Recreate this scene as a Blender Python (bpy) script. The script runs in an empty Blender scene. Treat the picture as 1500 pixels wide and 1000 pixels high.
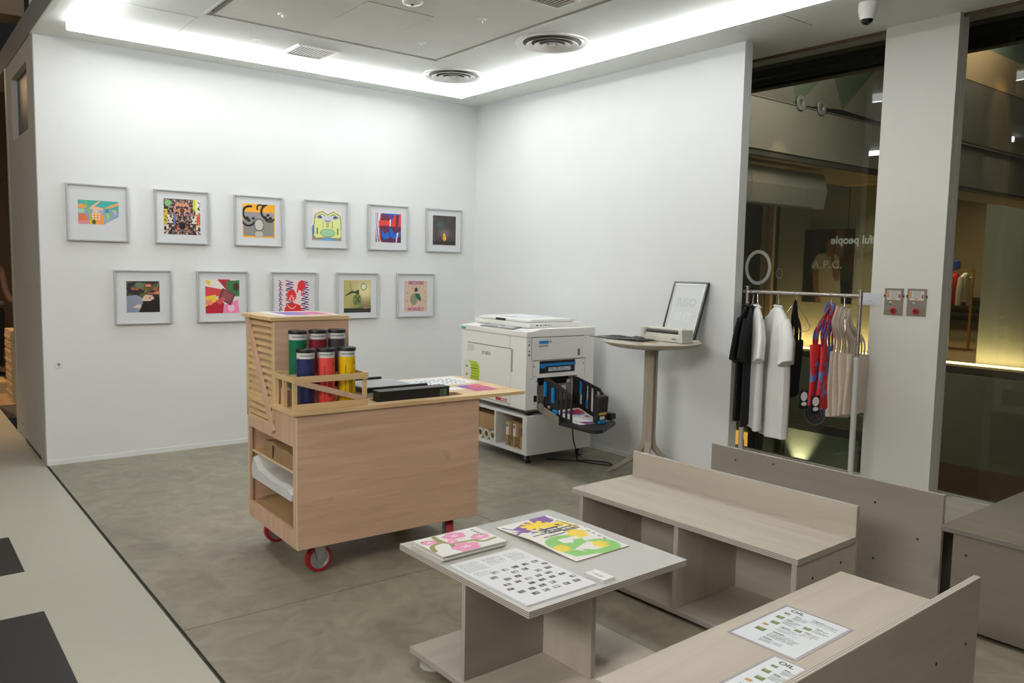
import bpy, bmesh, math, random
import numpy as np
from mathutils import Vector, Matrix
PI = math.pi
R = math.radians
random.seed(7)
sc = bpy.context.scene
COL = sc.collection

# ------------------------------------------------------------------ camera, world, light, exposure
cam = bpy.data.cameras.new('camera')
cam.sensor_fit = 'HORIZONTAL'
cam.sensor_width = 36.0
cam.lens = 1185.88 / 1500 * 36.0
cam.clip_start = 0.05
co = bpy.data.objects.new('camera', cam)
COL.objects.link(co)
yaw, pit, rol = 0.6655, -0.0919, 0.0193
fw = Vector((math.sin(yaw) * math.cos(pit), math.cos(yaw) * math.cos(pit), math.sin(pit)))
r0 = Vector((math.cos(yaw), -math.sin(yaw), 0))
u0 = r0.cross(fw)
rr = r0 * math.cos(rol) + u0 * math.sin(rol)
uu = -r0 * math.sin(rol) + u0 * math.cos(rol)
M = Matrix((rr, uu, -fw)).transposed().to_4x4()
M.translation = Vector((-4.6831, -6.5879, 1.5))
co.matrix_world = M
sc.camera = co

w = bpy.data.worlds.new('world')
sc.world = w
w.use_nodes = True
w.node_tree.nodes['Background'].inputs[0].default_value = (0.95, 0.97, 1.0, 1)
w.node_tree.nodes['Background'].inputs[1].default_value = 0.012
sc.view_settings.view_transform = 'Standard'
sc.view_settings.look = 'None'
sc.view_settings.gamma = 1.0
sc.view_settings.use_curve_mapping = False
sc.view_settings.exposure = 0.06
sc.cycles.use_denoising = True
sc.cycles.max_bounces = 8

LED = 31.0          # emission of the ceiling light bars

def area(name, loc, target, sx, sy, power, col):
    l = bpy.data.lights.new(name, 'AREA')
    l.shape = 'RECTANGLE'; l.size = sx; l.size_y = sy; l.energy = power; l.color = col
    o = bpy.data.objects.new(name, l); COL.objects.link(o)
    o.location = loc
    o.rotation_euler = (Vector(target) - Vector(loc)).to_track_quat('-Z', 'Y').to_euler()
    return o

def spot(name, loc, target, power, col, ang, blend=0.6, rad=0.03):
    l = bpy.data.lights.new(name, 'SPOT')
    l.energy = power; l.color = col; l.spot_size = R(ang); l.spot_blend = blend; l.shadow_soft_size = rad
    o = bpy.data.objects.new(name, l); COL.objects.link(o)
    o.location = loc
    o.rotation_euler = (Vector(target) - Vector(loc)).to_track_quat('-Z', 'Y').to_euler()
    return o

area('hall_ceiling_light', (-6.3, -4.5, 3.9), (-5.6, -4.3, 0), 1.5, 5.0, 36, (1.0, 0.96, 0.88))
area('foreground_fill', (-2.4, -5.7, 3.0), (-2.4, -5.7, 0), 2.4, 0.3, 13, (1.0, 0.95, 0.88)).data.spread = R(120)  # unseen overhead fill, added to lighten the foreground
area('hall_side_fill', (-8.8, -5.2, 3.5), (-1.0, -2.6, 1.6), 4.5, 1.2, 270, (1.0, .97, .91))  # unseen fill panel in the hall, added to brighten right wall and column
area('hall_front_fill', (-5.4, -8.9, 3.7), (-3.0, -3.0, .5), 2.0, 2.0, 40, (1.0, .96, .90))  # unseen fill added to light the front of the cart
area('atrium_ceiling_light', (4.5, -2.0, 4.4), (5.5, -1.2, 0), 2.5, 2.0, 330, (1.0, 0.93, 0.80))
area('atrium_low_light', (3.0, -2.5, -0.4), (6.5, -0.2, -0.6), 1.0, 1.0, 30, (0.9, 1.0, 0.9))
spot('left_shop_light', (-4.7, 3.9, 3.4), (-4.35, 3.0, 0), 260, (1.0, 0.66, 0.34), 62)
area('left_shop_ceiling_light', (-4.6, 5.2, 3.6), (-4.4, 5.0, 0), 1.5, 1.5, 28, (1.0, 0.66, 0.36))
spot('uplight', (5.85, 0.06, -1.55), (5.98, 0.05, -0.6), 160, (1.0, 0.86, 0.62), 60, 0.8)

# ------------------------------------------------------------------ materials
def s2l(c):
    return tuple(((v / 255.0) / 12.92) if v / 255.0 <= 0.04045 else (((v / 255.0) + 0.055) / 1.055) ** 2.4 for v in c)

_m = {}
def mat(name, c, rough=0.5, metal=0.0, emit=0.0, noise=0.0, scale=12.0, stretch=(1, 1, 1), spec=0.5, bump=0.0):
    """principled material with a gentle procedural variation; c is linear rgb"""
    if name in _m: return _m[name]
    m = bpy.data.materials.new(name); m.use_nodes = True
    nt = m.node_tree; N = nt.nodes; L = nt.links
    b = N['Principled BSDF']
    b.inputs['Roughness'].default_value = rough
    b.inputs['Metallic'].default_value = metal
    b.inputs['Specular IOR Level'].default_value = spec
    b.inputs['Base Color'].default_value = (*c, 1)
    if emit:
        b.inputs['Emission Color'].default_value = (*c, 1)
        b.inputs['Emission Strength'].default_value = emit
    if noise or bump:
        tc = N.new('ShaderNodeTexCoord'); mp = N.new('ShaderNodeMapping')
        mp.inputs['Scale'].default_value = stretch
        L.new(tc.outputs['Object'], mp.inputs[0])
        nz = N.new('ShaderNodeTexNoise'); nz.inputs['Scale'].default_value = scale
        nz.inputs['Detail'].default_value = 6; nz.inputs['Roughness'].default_value = 0.6
        L.new(mp.outputs[0], nz.inputs['Vector'])
        if noise:
            cr = N.new('ShaderNodeValToRGB')
            e = cr.color_ramp.elements
            e[0].position = 0.28; e[1].position = 0.72
            e[0].color = (*[v * (1 - noise) for v in c], 1)
            e[1].color = (*[min(1, v * (1 + noise)) for v in c], 1)
            L.new(nz.outputs['Fac'], cr.inputs[0]); L.new(cr.outputs[0], b.inputs['Base Color'])
        if bump:
            bp = N.new('ShaderNodeBump'); bp.inputs['Strength'].default_value = bump; bp.inputs['Distance'].default_value = 0.003
            L.new(nz.outputs['Fac'], bp.inputs['Height']); L.new(bp.outputs[0], b.inputs['Normal'])
    _m[name] = m
    return m

def wood(name, c1, c2, axis, rough=0.5, scale=1.0, knots=0.0):
    """wood grain running along one object axis"""
    if name in _m: return _m[name]
    m = bpy.data.materials.new(name); m.use_nodes = True
    nt = m.node_tree; N = nt.nodes; L = nt.links; b = N['Principled BSDF']
    b.inputs['Roughness'].default_value = rough
    tc = N.new('ShaderNodeTexCoord'); mp = N.new('ShaderNodeMapping')
    s = [14 * scale] * 3; s['xyz'.index(axis)] = 1.1 * scale
    mp.inputs['Scale'].default_value = s
    L.new(tc.outputs['Object'], mp.inputs[0])
    n1 = N.new('ShaderNodeTexNoise'); n1.inputs['Scale'].default_value = 1.6; n1.inputs['Detail'].default_value = 8
    n1.inputs['Roughness'].default_value = 0.62; n1.inputs['Distortion'].default_value = 0.6
    L.new(mp.outputs[0], n1.inputs['Vector'])
    cr = N.new('ShaderNodeValToRGB'); e = cr.color_ramp.elements
    e[0].position = 0.3; e[0].color = (*c1, 1); e[1].position = 0.68; e[1].color = (*c2, 1)
    L.new(n1.outputs['Fac'], cr.inputs[0])
    out = cr.outputs[0]
    if knots:
        n2 = N.new('ShaderNodeTexNoise'); n2.inputs['Scale'].default_value = 7.0; n2.inputs['Detail'].default_value = 1
        L.new(tc.outputs['Object'], n2.inputs['Vector'])
        c2r = N.new('ShaderNodeValToRGB'); e2 = c2r.color_ramp.elements
        e2[0].position = 0.69; e2[0].color = (0, 0, 0, 1); e2[1].position = 0.78; e2[1].color = (knots, knots, knots, 1)
        L.new(n2.outputs['Fac'], c2r.inputs[0])
        mx = N.new('ShaderNodeMix'); mx.data_type = 'RGBA'
        L.new(c2r.outputs[0], mx.inputs[0]); L.new(out, mx.inputs[6])
        mx.inputs[7].default_value = (c1[0] * .6, c1[1] * .58, c1[2] * .6, 1)
        out = mx.outputs[2]
    L.new(out, b.inputs['Base Color'])
    _m[name] = m
    return m

def plyedge(name, ca, cb, axis, period):
    """plywood edge: thin layers stacked along one object axis"""
    if name in _m: return _m[name]
    m = bpy.data.materials.new(name); m.use_nodes = True
    nt = m.node_tree; N = nt.nodes; L = nt.links; b = N['Principled BSDF']
    b.inputs['Roughness'].default_value = 0.6
    tc = N.new('ShaderNodeTexCoord'); sp = N.new('ShaderNodeSeparateXYZ')
    L.new(tc.outputs['Object'], sp.inputs[0])
    mu = N.new('ShaderNodeMath'); mu.operation = 'MULTIPLY'; mu.inputs[1].default_value = 2 * PI / period
    L.new(sp.outputs['xyz'.index(axis)], mu.inputs[0])
    si = N.new('ShaderNodeMath'); si.operation = 'SINE'; L.new(mu.outputs[0], si.inputs[0])
    cr = N.new('ShaderNodeValToRGB'); e = cr.color_ramp.elements
    e[0].position = 0.35; e[0].color = (*ca, 1); e[1].position = 0.65; e[1].color = (*cb, 1)
    ad = N.new('ShaderNodeMath'); ad.operation = 'MULTIPLY_ADD'; ad.inputs[1].default_value = 0.5; ad.inputs[2].default_value = 0.5
    L.new(si.outputs[0], ad.inputs[0]); L.new(ad.outputs[0], cr.inputs[0]); L.new(cr.outputs[0], b.inputs['Base Color'])
    _m[name] = m
    return m

def print_mat(name, rough=0.6):
    if name in _m: return _m[name]
    m = bpy.data.materials.new(name); m.use_nodes = True
    nt = m.node_tree; b = nt.nodes['Principled BSDF']
    b.inputs['Roughness'].default_value = rough
    a = nt.nodes.new('ShaderNodeAttribute'); a.attribute_name = 'ink'
    nt.links.new(a.outputs['Color'], b.inputs['Base Color'])
    _m[name] = m
    return m

def glass_mat(name, tint, ior=1.45, gain=1.0):
    """thin architectural pane: tinted see-through plus mirror reflection by Fresnel"""
    if name in _m: return _m[name]
    m = bpy.data.materials.new(name); m.use_nodes = True
    nt = m.node_tree; N = nt.nodes; L = nt.links
    N.remove(N['Principled BSDF'])
    t = N.new('ShaderNodeBsdfTransparent'); t.inputs[0].default_value = (*tint, 1)
    g = N.new('ShaderNodeBsdfGlossy'); g.inputs['Roughness'].default_value = 0.01
    f = N.new('ShaderNodeFresnel'); f.inputs[0].default_value = ior
    mu = N.new('ShaderNodeMath'); mu.operation = 'MULTIPLY'; mu.inputs[1].default_value = gain
    mx = N.new('ShaderNodeMixShader')
    L.new(f.outputs[0], mu.inputs[0]); L.new(mu.outputs[0], mx.inputs[0])
    L.new(t.outputs[0], mx.inputs[1]); L.new(g.outputs[0], mx.inputs[2])
    L.new(mx.outputs[0], N['Material Output'].inputs[0])
    _m[name] = m
    return m

WHITE_WALL = mat('white_wall_paint', (0.79, 0.805, 0.81), 0.85, noise=0.015, scale=3)
GREY_WALL = mat('grey_white_paint', (0.74, 0.735, 0.69), 0.8, noise=0.02, scale=3)
CEIL = mat('ceiling_paint', (0.80, 0.82, 0.79), 0.85, noise=0.02, scale=3)
CEIL2 = mat('inner_ceiling_paint', (0.80, 0.81, 0.77), 0.85, noise=0.05, scale=2)
BLACK = mat('black_plastic', (0.012, 0.012, 0.013), 0.45)
DKGREY = mat('dark_grey_plastic', (0.055, 0.055, 0.058), 0.5)
STEEL = mat('brushed_steel', (0.42, 0.40, 0.37), 0.38, 0.9, noise=0.08, scale=60, stretch=(1, 1, .05))
ALU = mat('aluminium', (0.66, 0.66, 0.65), 0.35, 0.85, noise=0.03, scale=30)
ZINC = mat('zinc_plate', (0.50, 0.53, 0.54), 0.38, 0.85, noise=0.06, scale=50)
WHITEP = mat('white_plastic', (0.84, 0.835, 0.81), 0.45, noise=0.01, scale=5)
CREAM = mat('cream_plastic', (0.68, 0.67, 0.59), 0.45, noise=0.01, scale=5)
PAPER = mat('white_paper', (0.82, 0.82, 0.83), 0.7, noise=0.01, scale=8)
LEDM = mat('led_diffuser', (0.975, 1.0, 1.0), 0.5, emit=LED)
LEDL = mat('led_lower_diffuser', (0.975, 1.0, 1.0), 0.5, emit=LED * .62)
LEDS = mat('led_side_diffuser', (0.975, 1.0, 1.0), 0.5, emit=LED * .11)
CARD = mat('cardboard', (0.42, 0.27, 0.13), 0.8, noise=0.06, scale=9)
KRAFT = mat('kraft_paper', (0.36, 0.23, 0.115), 0.75, noise=0.10, scale=9, bump=0.4)
BLUEP = mat('blue_plastic', (0.005, 0.24, 0.62), 0.4)
INK = print_mat('printed_ink', 0.55)
INKG = print_mat('printed_ink_gloss', 0.35)

# ------------------------------------------------------------------ geometry helpers
def tag(o, label=None, cat=None, group=None, kind=None):
    if label: o['label'] = label
    if cat: o['category'] = cat
    if group: o['group'] = group
    if kind: o['kind'] = kind
    return o

def thing(name, label, cat, loc=(0, 0, 0), rz=0.0, group=None):
    o = bpy.data.objects.new(name, None); COL.objects.link(o)
    o.empty_display_size = 0.1
    o.location = loc; o.rotation_euler = (0, 0, rz)
    return tag(o, label, cat, group)

def obj(name, bm, m, parent=None, loc=None, rot=None, smooth=False, label=None):
    me = bpy.data.meshes.new(name)
    if isinstance(bm, bmesh.types.BMesh):
        bmesh.ops.recalc_face_normals(bm, faces=bm.faces)
        bm.to_mesh(me); bm.free()
    else:
        me = bm
    for x in (m if isinstance(m, (list, tuple)) else [m]):
        me.materials.append(x)
    if smooth:
        for p in me.polygons: p.use_smooth = True
        try: me.set_sharp_from_angle(angle=R(38))
        except Exception: pass
    o = bpy.data.objects.new(name, me); COL.objects.link(o)
    if parent: o.parent = parent
    if loc: o.location = loc
    if rot: o.rotation_euler = rot
    if label: o['label'] = label
    return o

def struct(name, bm, m, parent=None, label=None, **k):
    o = obj(name, bm, m, parent, **k)
    if not parent:
        o['kind'] = 'structure'
    if label: o['label'] = label
    return o

def nb(): return bmesh.new()

def bx(bm, x0, x1, y0, y1, z0, z1, mi=0):
    vs = [bm.verts.new((x, y, z)) for x in (x0, x1) for y in (y0, y1) for z in (z0, z1)]
    fs = []
    for f in ((0, 1, 3, 2), (4, 6, 7, 5), (0, 4, 5, 1), (2, 3, 7, 6), (0, 2, 6, 4), (1, 5, 7, 3)):
        fc = bm.faces.new([vs[i] for i in f]); fc.material_index = mi; fs.append(fc)
    return vs

def box(x0, x1, y0, y1, z0, z1, bev=0.0):
    bm = nb(); bx(bm, x0, x1, y0, y1, z0, z1)
    if bev: bmesh.ops.bevel(bm, geom=list(bm.edges), offset=bev, segments=2, affect='EDGES', profile=0.5)
    return bm

def boxes(*bs, bev=0.0):
    bm = nb()
    for b in bs: bx(bm, *b)
    if bev: bmesh.ops.bevel(bm, geom=list(bm.edges), offset=bev, segments=1, affect='EDGES')
    return bm

def panel(name, b, mats, parent, label=None, bev=0.0012):
    """plywood board: thickness is its smallest size; mats = (face, edge_x, edge_y, edge_z)"""
    x0, x1, y0, y1, z0, z1 = b
    d = [x1 - x0, y1 - y0, z1 - z0]; a = d.index(min(d))
    bm = nb(); bx(bm, *b)
    bm.normal_update()
    for f in bm.faces:
        n = [abs(v) for v in f.normal]
        f.material_index = 0 if n.index(max(n)) == a else 1
    if bev: bmesh.ops.bevel(bm, geom=list(bm.edges), offset=bev, segments=1, affect='EDGES')
    face = mats[0][a] if isinstance(mats[0], (list, tuple)) else mats[0]
    return obj(name, bm, [face, mats[1][a]], parent, label=label)

def plate(ub, vb, skip, t0, t1, axes='xyz'):
    """slab cut from a grid of cells with some missing; thickness t0..t1 along axes[2]"""
    bm = nb(); V = {}
    def P(i, j, t):
        k = (i, j, t)
        if k not in V:
            c = {axes[0]: ub[i], axes[1]: vb[j], axes[2]: (t0, t1)[t]}
            V[k] = bm.verts.new((c['x'], c['y'], c['z']))
        return V[k]
    keep = {(i, j) for i in range(len(ub) - 1) for j in range(len(vb) - 1) if (i, j) not in skip}
    for i, j in keep:
        for t in (0, 1):
            bm.faces.new([P(i, j, t), P(i + 1, j, t), P(i + 1, j + 1, t), P(i, j + 1, t)])
        for (di, dj, a, b) in ((-1, 0, (0, 0), (0, 1)), (1, 0, (1, 0), (1, 1)), (0, -1, (0, 0), (1, 0)), (0, 1, (0, 1), (1, 1))):
            if (i + di, j + dj) not in keep:
                bm.faces.new([P(i + a[0], j + a[1], 0), P(i + b[0], j + b[1], 0), P(i + b[0], j + b[1], 1), P(i + a[0], j + a[1], 1)])
    return bm

def prism(bm, pts, ext):
    """closed solid: polygon pts (3d) swept by vector ext"""
    a = [bm.verts.new(p) for p in pts]
    e = Vector(ext); b = [bm.verts.new(Vector(p) + e) for p in pts]
    n = len(a)
    bm.faces.new(a); bm.faces.new(b[::-1])
    for i in range(n):
        bm.faces.new([a[i], a[(i + 1) % n], b[(i + 1) % n], b[i]])

def lathe(bm, prof, seg=32, c=(0, 0, 0), ax=None):
    """surface of revolution about z; prof = [(r, z)], ends closed on the axis when r is 0; ax: 3x3 rotation"""
    rings = []
    Rm = ax or Matrix.Identity(3); c = Vector(c)
    for r, z in prof:
        if r < 1e-6: rings.append([bm.verts.new(Rm @ Vector((0, 0, z)) + c)])
        else: rings.append([bm.verts.new(Rm @ Vector((r * math.cos(2 * PI * k / seg), r * math.sin(2 * PI * k / seg), z)) + c) for k in range(seg)])
    for a, b in zip(rings, rings[1:]):
        for k in range(seg):
            k2 = (k + 1) % seg
            if len(a) == 1 and len(b) == 1: continue
            if len(a) == 1: bm.faces.new([a[0], b[k2], b[k]])
            elif len(b) == 1: bm.faces.new([a[k], a[k2], b[0]])
            else: bm.faces.new([a[k], a[k2], b[k2], b[k]])

def loft(bm, rings, cap=True, closed=True):
    rs = [[bm.verts.new(p) for p in r] for r in rings]
    n = len(rs[0])
    for a, b in zip(rs, rs[1:]):
        for k in range(n if closed else n - 1):
            k2 = (k + 1) % n
            bm.faces.new([a[k], a[k2], b[k2], b[k]])
    if cap:
        bm.faces.new(rs[0][::-1]); bm.faces.new(rs[-1])

def tube(bm, pts, rad, seg=8):
    pts = [Vector(p) for p in pts]; rings = []
    n = len(pts); up = Vector((0.13, 0.27, 1)).normalized()
    rads = rad if isinstance(rad, (list, tuple)) else [rad] * n
    for i, p in enumerate(pts):
        d = (pts[min(i + 1, n - 1)] - pts[max(i - 1, 0)]).normalized()
        if abs(d.dot(up)) > 0.98: up = Vector((1, 0.2, 0.1)).normalized()
        s = d.cross(up).normalized(); t = s.cross(d).normalized(); up = t
        rings.append([p + rads[i] * (math.cos(2 * PI * k / seg) * s + math.sin(2 * PI * k / seg) * t) for k in range(seg)])
    loft(bm, rings)

def bend(pts, n=6):
    """smooth polyline through points (Catmull-Rom)"""
    P = [Vector(p) for p in pts]; P = [2 * P[0] - P[1]] + P + [2 * P[-1] - P[-2]]
    out = []
    for i in range(1, len(P) - 2):
        for k in range(n):
            t = k / n
            a, b, c, d = P[i - 1], P[i], P[i + 1], P[i + 2]
            out.append(0.5 * ((2 * b) + (-a + c) * t + (2 * a - 5 * b + 4 * c - d) * t * t + (-a + 3 * b - 3 * c + d) * t ** 3))
    out.append(P[-2])
    return out

def bar(bm, a, b, wdt, hgt, up=(0, 0, 1)):
    """square bar from a to b"""
    a, b = Vector(a), Vector(b); d = (b - a).normalized(); up = Vector(up)
    s = d.cross(up).normalized() * wdt / 2; t = s.cross(d).normalized() * hgt / 2
    loft(bm, [[p - s - t, p + s - t, p + s + t, p - s + t] for p in (a, b)])

def txt(name, string, size, m, parent, loc, rot, align='CENTER', ext=0.0003, bold=0.0, sx=1.0, space=1.0):
    cu = bpy.data.curves.new(name, 'FONT')
    cu.body = string; cu.size = size; cu.align_x = align; cu.align_y = 'CENTER'; cu.extrude = ext
    cu.offset = bold; cu.space_character = space; cu.resolution_u = 3
    t = bpy.data.objects.new(name, cu); COL.objects.link(t)
    dg = bpy.context.evaluated_depsgraph_get()
    me = bpy.data.meshes.new_from_object(t.evaluated_get(dg), depsgraph=dg)
    bpy.data.objects.remove(t); bpy.data.curves.remove(cu)
    me.materials.clear(); me.name = name
    o = obj(name, me, m, parent, loc, rot)
    o.scale = (sx, 1, 1)
    return o

def dup(root, loc=None, rz=None, label=None, group=None):
    r = root.copy(); COL.objects.link(r)
    if loc is not None: r.location = loc
    if rz is not None: r.rotation_euler = (0, 0, rz)
    if label: r['label'] = label
    if group: r['group'] = group
    for ch in list(root.children):
        c = ch.copy(); COL.objects.link(c); c.parent = r
        for g in list(ch.children):
            d = g.copy(); COL.objects.link(d); d.parent = c
    return r

# ------------------------------------------------------------------ flat print: coloured cells of a fine grid
class Art:
    def __init__(s, w, h, bg):
        s.w, s.h = w, h
        s.a = np.empty((h, w, 3)); s.a[:] = bg
        s.X, s.Y = np.meshgrid((np.arange(w) + .5) / w, (np.arange(h) + .5) / h)   # u right, v down
        s.rng = np.random.default_rng(5)
    def put(s, mask, c, al=1.0): s.a[mask] = s.a[mask] * (1 - al) + np.array(c) * al
    def poly(s, pts, c, al=1.0):
        ins = np.zeros(s.X.shape, bool); n = len(pts)
        for i in range(n):
            x1, y1 = pts[i]; x2, y2 = pts[(i + 1) % n]
            if y1 == y2: continue
            cnd = ((y1 > s.Y) != (y2 > s.Y)) & (s.X < (x2 - x1) * (s.Y - y1) / (y2 - y1) + x1)
            ins ^= cnd
        s.put(ins, c, al)
    def rect(s, x0, y0, x1, y1, c, al=1.0): s.put((s.X >= x0) & (s.X < x1) & (s.Y >= y0) & (s.Y < y1), c, al)
    def disc(s, x, y, rx, c, ry=None, al=1.0): s.put(((s.X - x) / rx) ** 2 + ((s.Y - y) / (ry or rx)) ** 2 < 1, c, al)
    def ring(s, x, y, r1, r2, c, a0=None, a1=None, ky=1.0):
        d = np.hypot(s.X - x, (s.Y - y) * ky); m = (d > r1) & (d < r2)
        if a0 is not None:
            an = np.degrees(np.arctan2(s.Y - y, s.X - x)) % 360
            m &= ((an - a0) % 360) < ((a1 - a0) % 360)
        s.put(m, c)
    def line(s, pts, wd, c, al=1.0):
        for (x1, y1), (x2, y2) in zip(pts, pts[1:]):
            dx, dy = x2 - x1, y2 - y1; l2 = dx * dx + dy * dy + 1e-12
            t = np.clip(((s.X - x1) * dx + (s.Y - y1) * dy) / l2, 0, 1)
            s.put(np.hypot(s.X - x1 - t * dx, s.Y - y1 - t * dy) < wd / 2, c, al)
    def noise(s, n):
        g = s.rng.random((n + 1, n + 1))
        u = s.X * n; v = s.Y * n; i = u.astype(int).clip(0, n - 1); j = v.astype(int).clip(0, n - 1)
        fu = u - i; fv = v - j; fu = fu * fu * (3 - 2 * fu); fv = fv * fv * (3 - 2 * fv)
        return (g[j, i] * (1 - fu) + g[j, i + 1] * fu) * (1 - fv) + (g[j + 1, i] * (1 - fu) + g[j + 1, i + 1] * fu) * fv
    def text_lines(s, x0, y0, x1, y1, n, c, fill=0.6):
        """rows of tiny unreadable print"""
        for k in range(n):
            y = y0 + (y1 - y0) * (k + .5) / n
            end = x1 - (x1 - x0) * s.rng.random() * (0.45 if s.rng.random() < .3 else .08)
            m = (np.abs(s.Y - y) < (y1 - y0) / n * .32) & (s.X > x0) & (s.X < end)
            m &= (s.rng.random(s.X.shape) < fill)
            s.put(m, c, .75)

def sheet(name, art, W, H, thick, m, parent=None, loc=(0, 0, 0), rot=(0, 0, 0), side=(225, 225, 225), flip=False, bendfn=None, label=None, cells=None):
    """printed sheet of real thickness, lying in x (0..W) and y (0..H), print on top; art row 0 is the edge y = H"""
    h, wd = art.h, art.w
    A = art.a[::-1]
    n = (wd + 1) * (h + 1)
    xs = np.linspace(0, W, wd + 1); ys = np.linspace(0, H, h + 1)
    gx, gy = np.meshgrid(xs, ys)
    gz = np.full(gx.shape, thick) if bendfn is None else bendfn(gx, gy) + thick
    top = np.stack([gx, gy, gz], -1).reshape(-1, 3)
    idx = np.arange(n).reshape(h + 1, wd + 1)
    faces = np.stack([idx[:-1, :-1], idx[:-1, 1:], idx[1:, 1:], idx[1:, :-1]], -1).reshape(-1, 4)
    ok = np.ones(len(faces), bool) if cells is None else cells[::-1].reshape(-1)
    faces = faces[ok]
    fl = faces.tolist()
    verts = top.tolist()
    nf = len(fl)
    colr = [tuple(c) for c in A.reshape(-1, 3)[ok]]
    border = [idx[0, i] for i in range(wd)] + [idx[j, wd] for j in range(h)] + [idx[h, i] for i in range(wd, 0, -1)] + [idx[j, 0] for j in range(h, 0, -1)]
    if cells is None:
        low = len(verts)
        for b in border:
            v = verts[b]; verts.append([v[0], v[1], v[2] - thick])
        nbn = len(border)
        for k in range(nbn):
            fl.append([int(border[k]), low + k, low + (k + 1) % nbn, int(border[(k + 1) % nbn])]); colr.append(side)
        fl.append([low + k for k in range(nbn)][::-1]); colr.append(side)
    me = bpy.data.meshes.new(name)
    me.from_pydata(verts, [], fl); me.update()
    ca = me.color_attributes.new('ink', 'BYTE_COLOR', 'CORNER')
    C = np.clip(np.array(colr, float) / 255, 0, 1)
    Cl = np.where(C <= .04045, C / 12.92, ((C + .055) / 1.055) ** 2.4)
    cnt = np.array([len(f) for f in fl])
    per = np.repeat(np.concatenate([Cl, np.ones((len(Cl), 1))], 1), cnt, axis=0)
    ca.data.foreach_set('color', per.astype(np.float32).ravel())
    return obj(name, me, m, parent, loc, rot, label=label)

# ------------------------------------------------------------------ room shell
H = 3.047
CONC = None
def concrete():
    m = bpy.data.materials.new('polished_concrete'); m.use_nodes = True
    nt = m.node_tree; N = nt.nodes; L = nt.links; b = N['Principled BSDF']
    tc = N.new('ShaderNodeTexCoord')
    n1 = N.new('ShaderNodeTexNoise'); n1.inputs['Scale'].default_value = 1.3; n1.inputs['Detail'].default_value = 9; n1.inputs['Roughness'].default_value = .62; n1.inputs['Distortion'].default_value = .8
    n2 = N.new('ShaderNodeTexNoise'); n2.inputs['Scale'].default_value = 6; n2.inputs['Detail'].default_value = 8; n2.inputs['Distortion'].default_value = 1.5
    L.new(tc.outputs['Object'], n1.inputs['Vector']); L.new(tc.outputs['Object'], n2.inputs['Vector'])
    mx = N.new('ShaderNodeMath'); mx.operation = 'MULTIPLY_ADD'; mx.inputs[1].default_value = .45
    L.new(n2.outputs['Fac'], mx.inputs[0]); 
    m2 = N.new('ShaderNodeMath'); m2.operation = 'MULTIPLY'; m2.inputs[1].default_value = .55
    L.new(n1.outputs['Fac'], m2.inputs[0]); L.new(m2.outputs[0], mx.inputs[2])
    cr = N.new('ShaderNodeValToRGB'); e = cr.color_ramp.elements
    e[0].position = .36; e[0].color = (.215, .195, .145, 1); e[1].position = .64; e[1].color = (.36, .33, .255, 1)
    L.new(mx.outputs[0], cr.inputs[0]); L.new(cr.outputs[0], b.inputs['Base Color'])
    rr_ = N.new('ShaderNodeMapRange'); rr_.inputs['To Min'].default_value = .32; rr_.inputs['To Max'].default_value = .55
    L.new(n1.outputs['Fac'], rr_.inputs[0]); L.new(rr_.outputs[0], b.inputs['Roughness'])
    b.inputs['Specular IOR Level'].default_value = .4
    return m
CONC = concrete()
JOINT = mat('joint_filler', (.035, .03, .022), .8)
fl = struct('floor', box(-3.765, 1.2, -9.0, 0.0, -.14, -.012), JOINT)
ys = [-9.0, -6.2, -3.281, 0.0]; xs = [-3.760, -1.872, 0.81]
g = .0022
for i in range(2):
    for j in range(3):
        obj('slab', box(xs[i] + g, xs[i + 1] - g, ys[j] + g, ys[j + 1] - g, -.0121, 0), CONC, fl)
PLAT = mat('pale_platform_vinyl', (.50, .485, .41), .55, noise=.03, scale=2)
struct('floor.001', boxes((-9.0, -3.772, -9.0, 3.0, -.14, 0.0)), PLAT)
struct('trim_1', box(-3.774, -3.768, -9.0, 0, -.1, .002), mat('dark_joint_strip', (.03, .028, .025), .6))
FLW = wood('left_shop_floor', (.36, .24, .14), (.46, .32, .2), 'y', .5)
struct('floor.002', box(-9, -1.0, 3.0, 10.0, -.14, -.001), FLW)
BLKT = mat('black_floor_vinyl', (.017, .015, .017), .55)
m1 = tag(obj('floor_decal', boxes((-4.75, -4.182, -2.20, -1.60, 0, .002)), BLKT), 'smaller black square of vinyl on the pale platform floor, nearer the white wall', 'floor decal')
m2_ = tag(obj('floor_decal', boxes((-5.0, -4.180, -3.9, -2.752, 0, .002)), BLKT), 'larger black square of vinyl on the pale platform floor, nearest the camera', 'floor decal')

# wall with the pictures, and the wall behind the printer
struct('wall_back', box(-3.766, .084, 0, .12, 0, 3.3), WHITE_WALL)
struct('wall_right', box(0, .084, -3.112, 0.0, 0, 3.3), WHITE_WALL)
struct('baseboard_right', box(-.006, 0, -3.112, -.002, 0, .035), WHITE_WALL)
struct('baseboard_back', box(-3.765, -.008, -.006, 0, 0, .035), WHITE_WALL)
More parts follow.
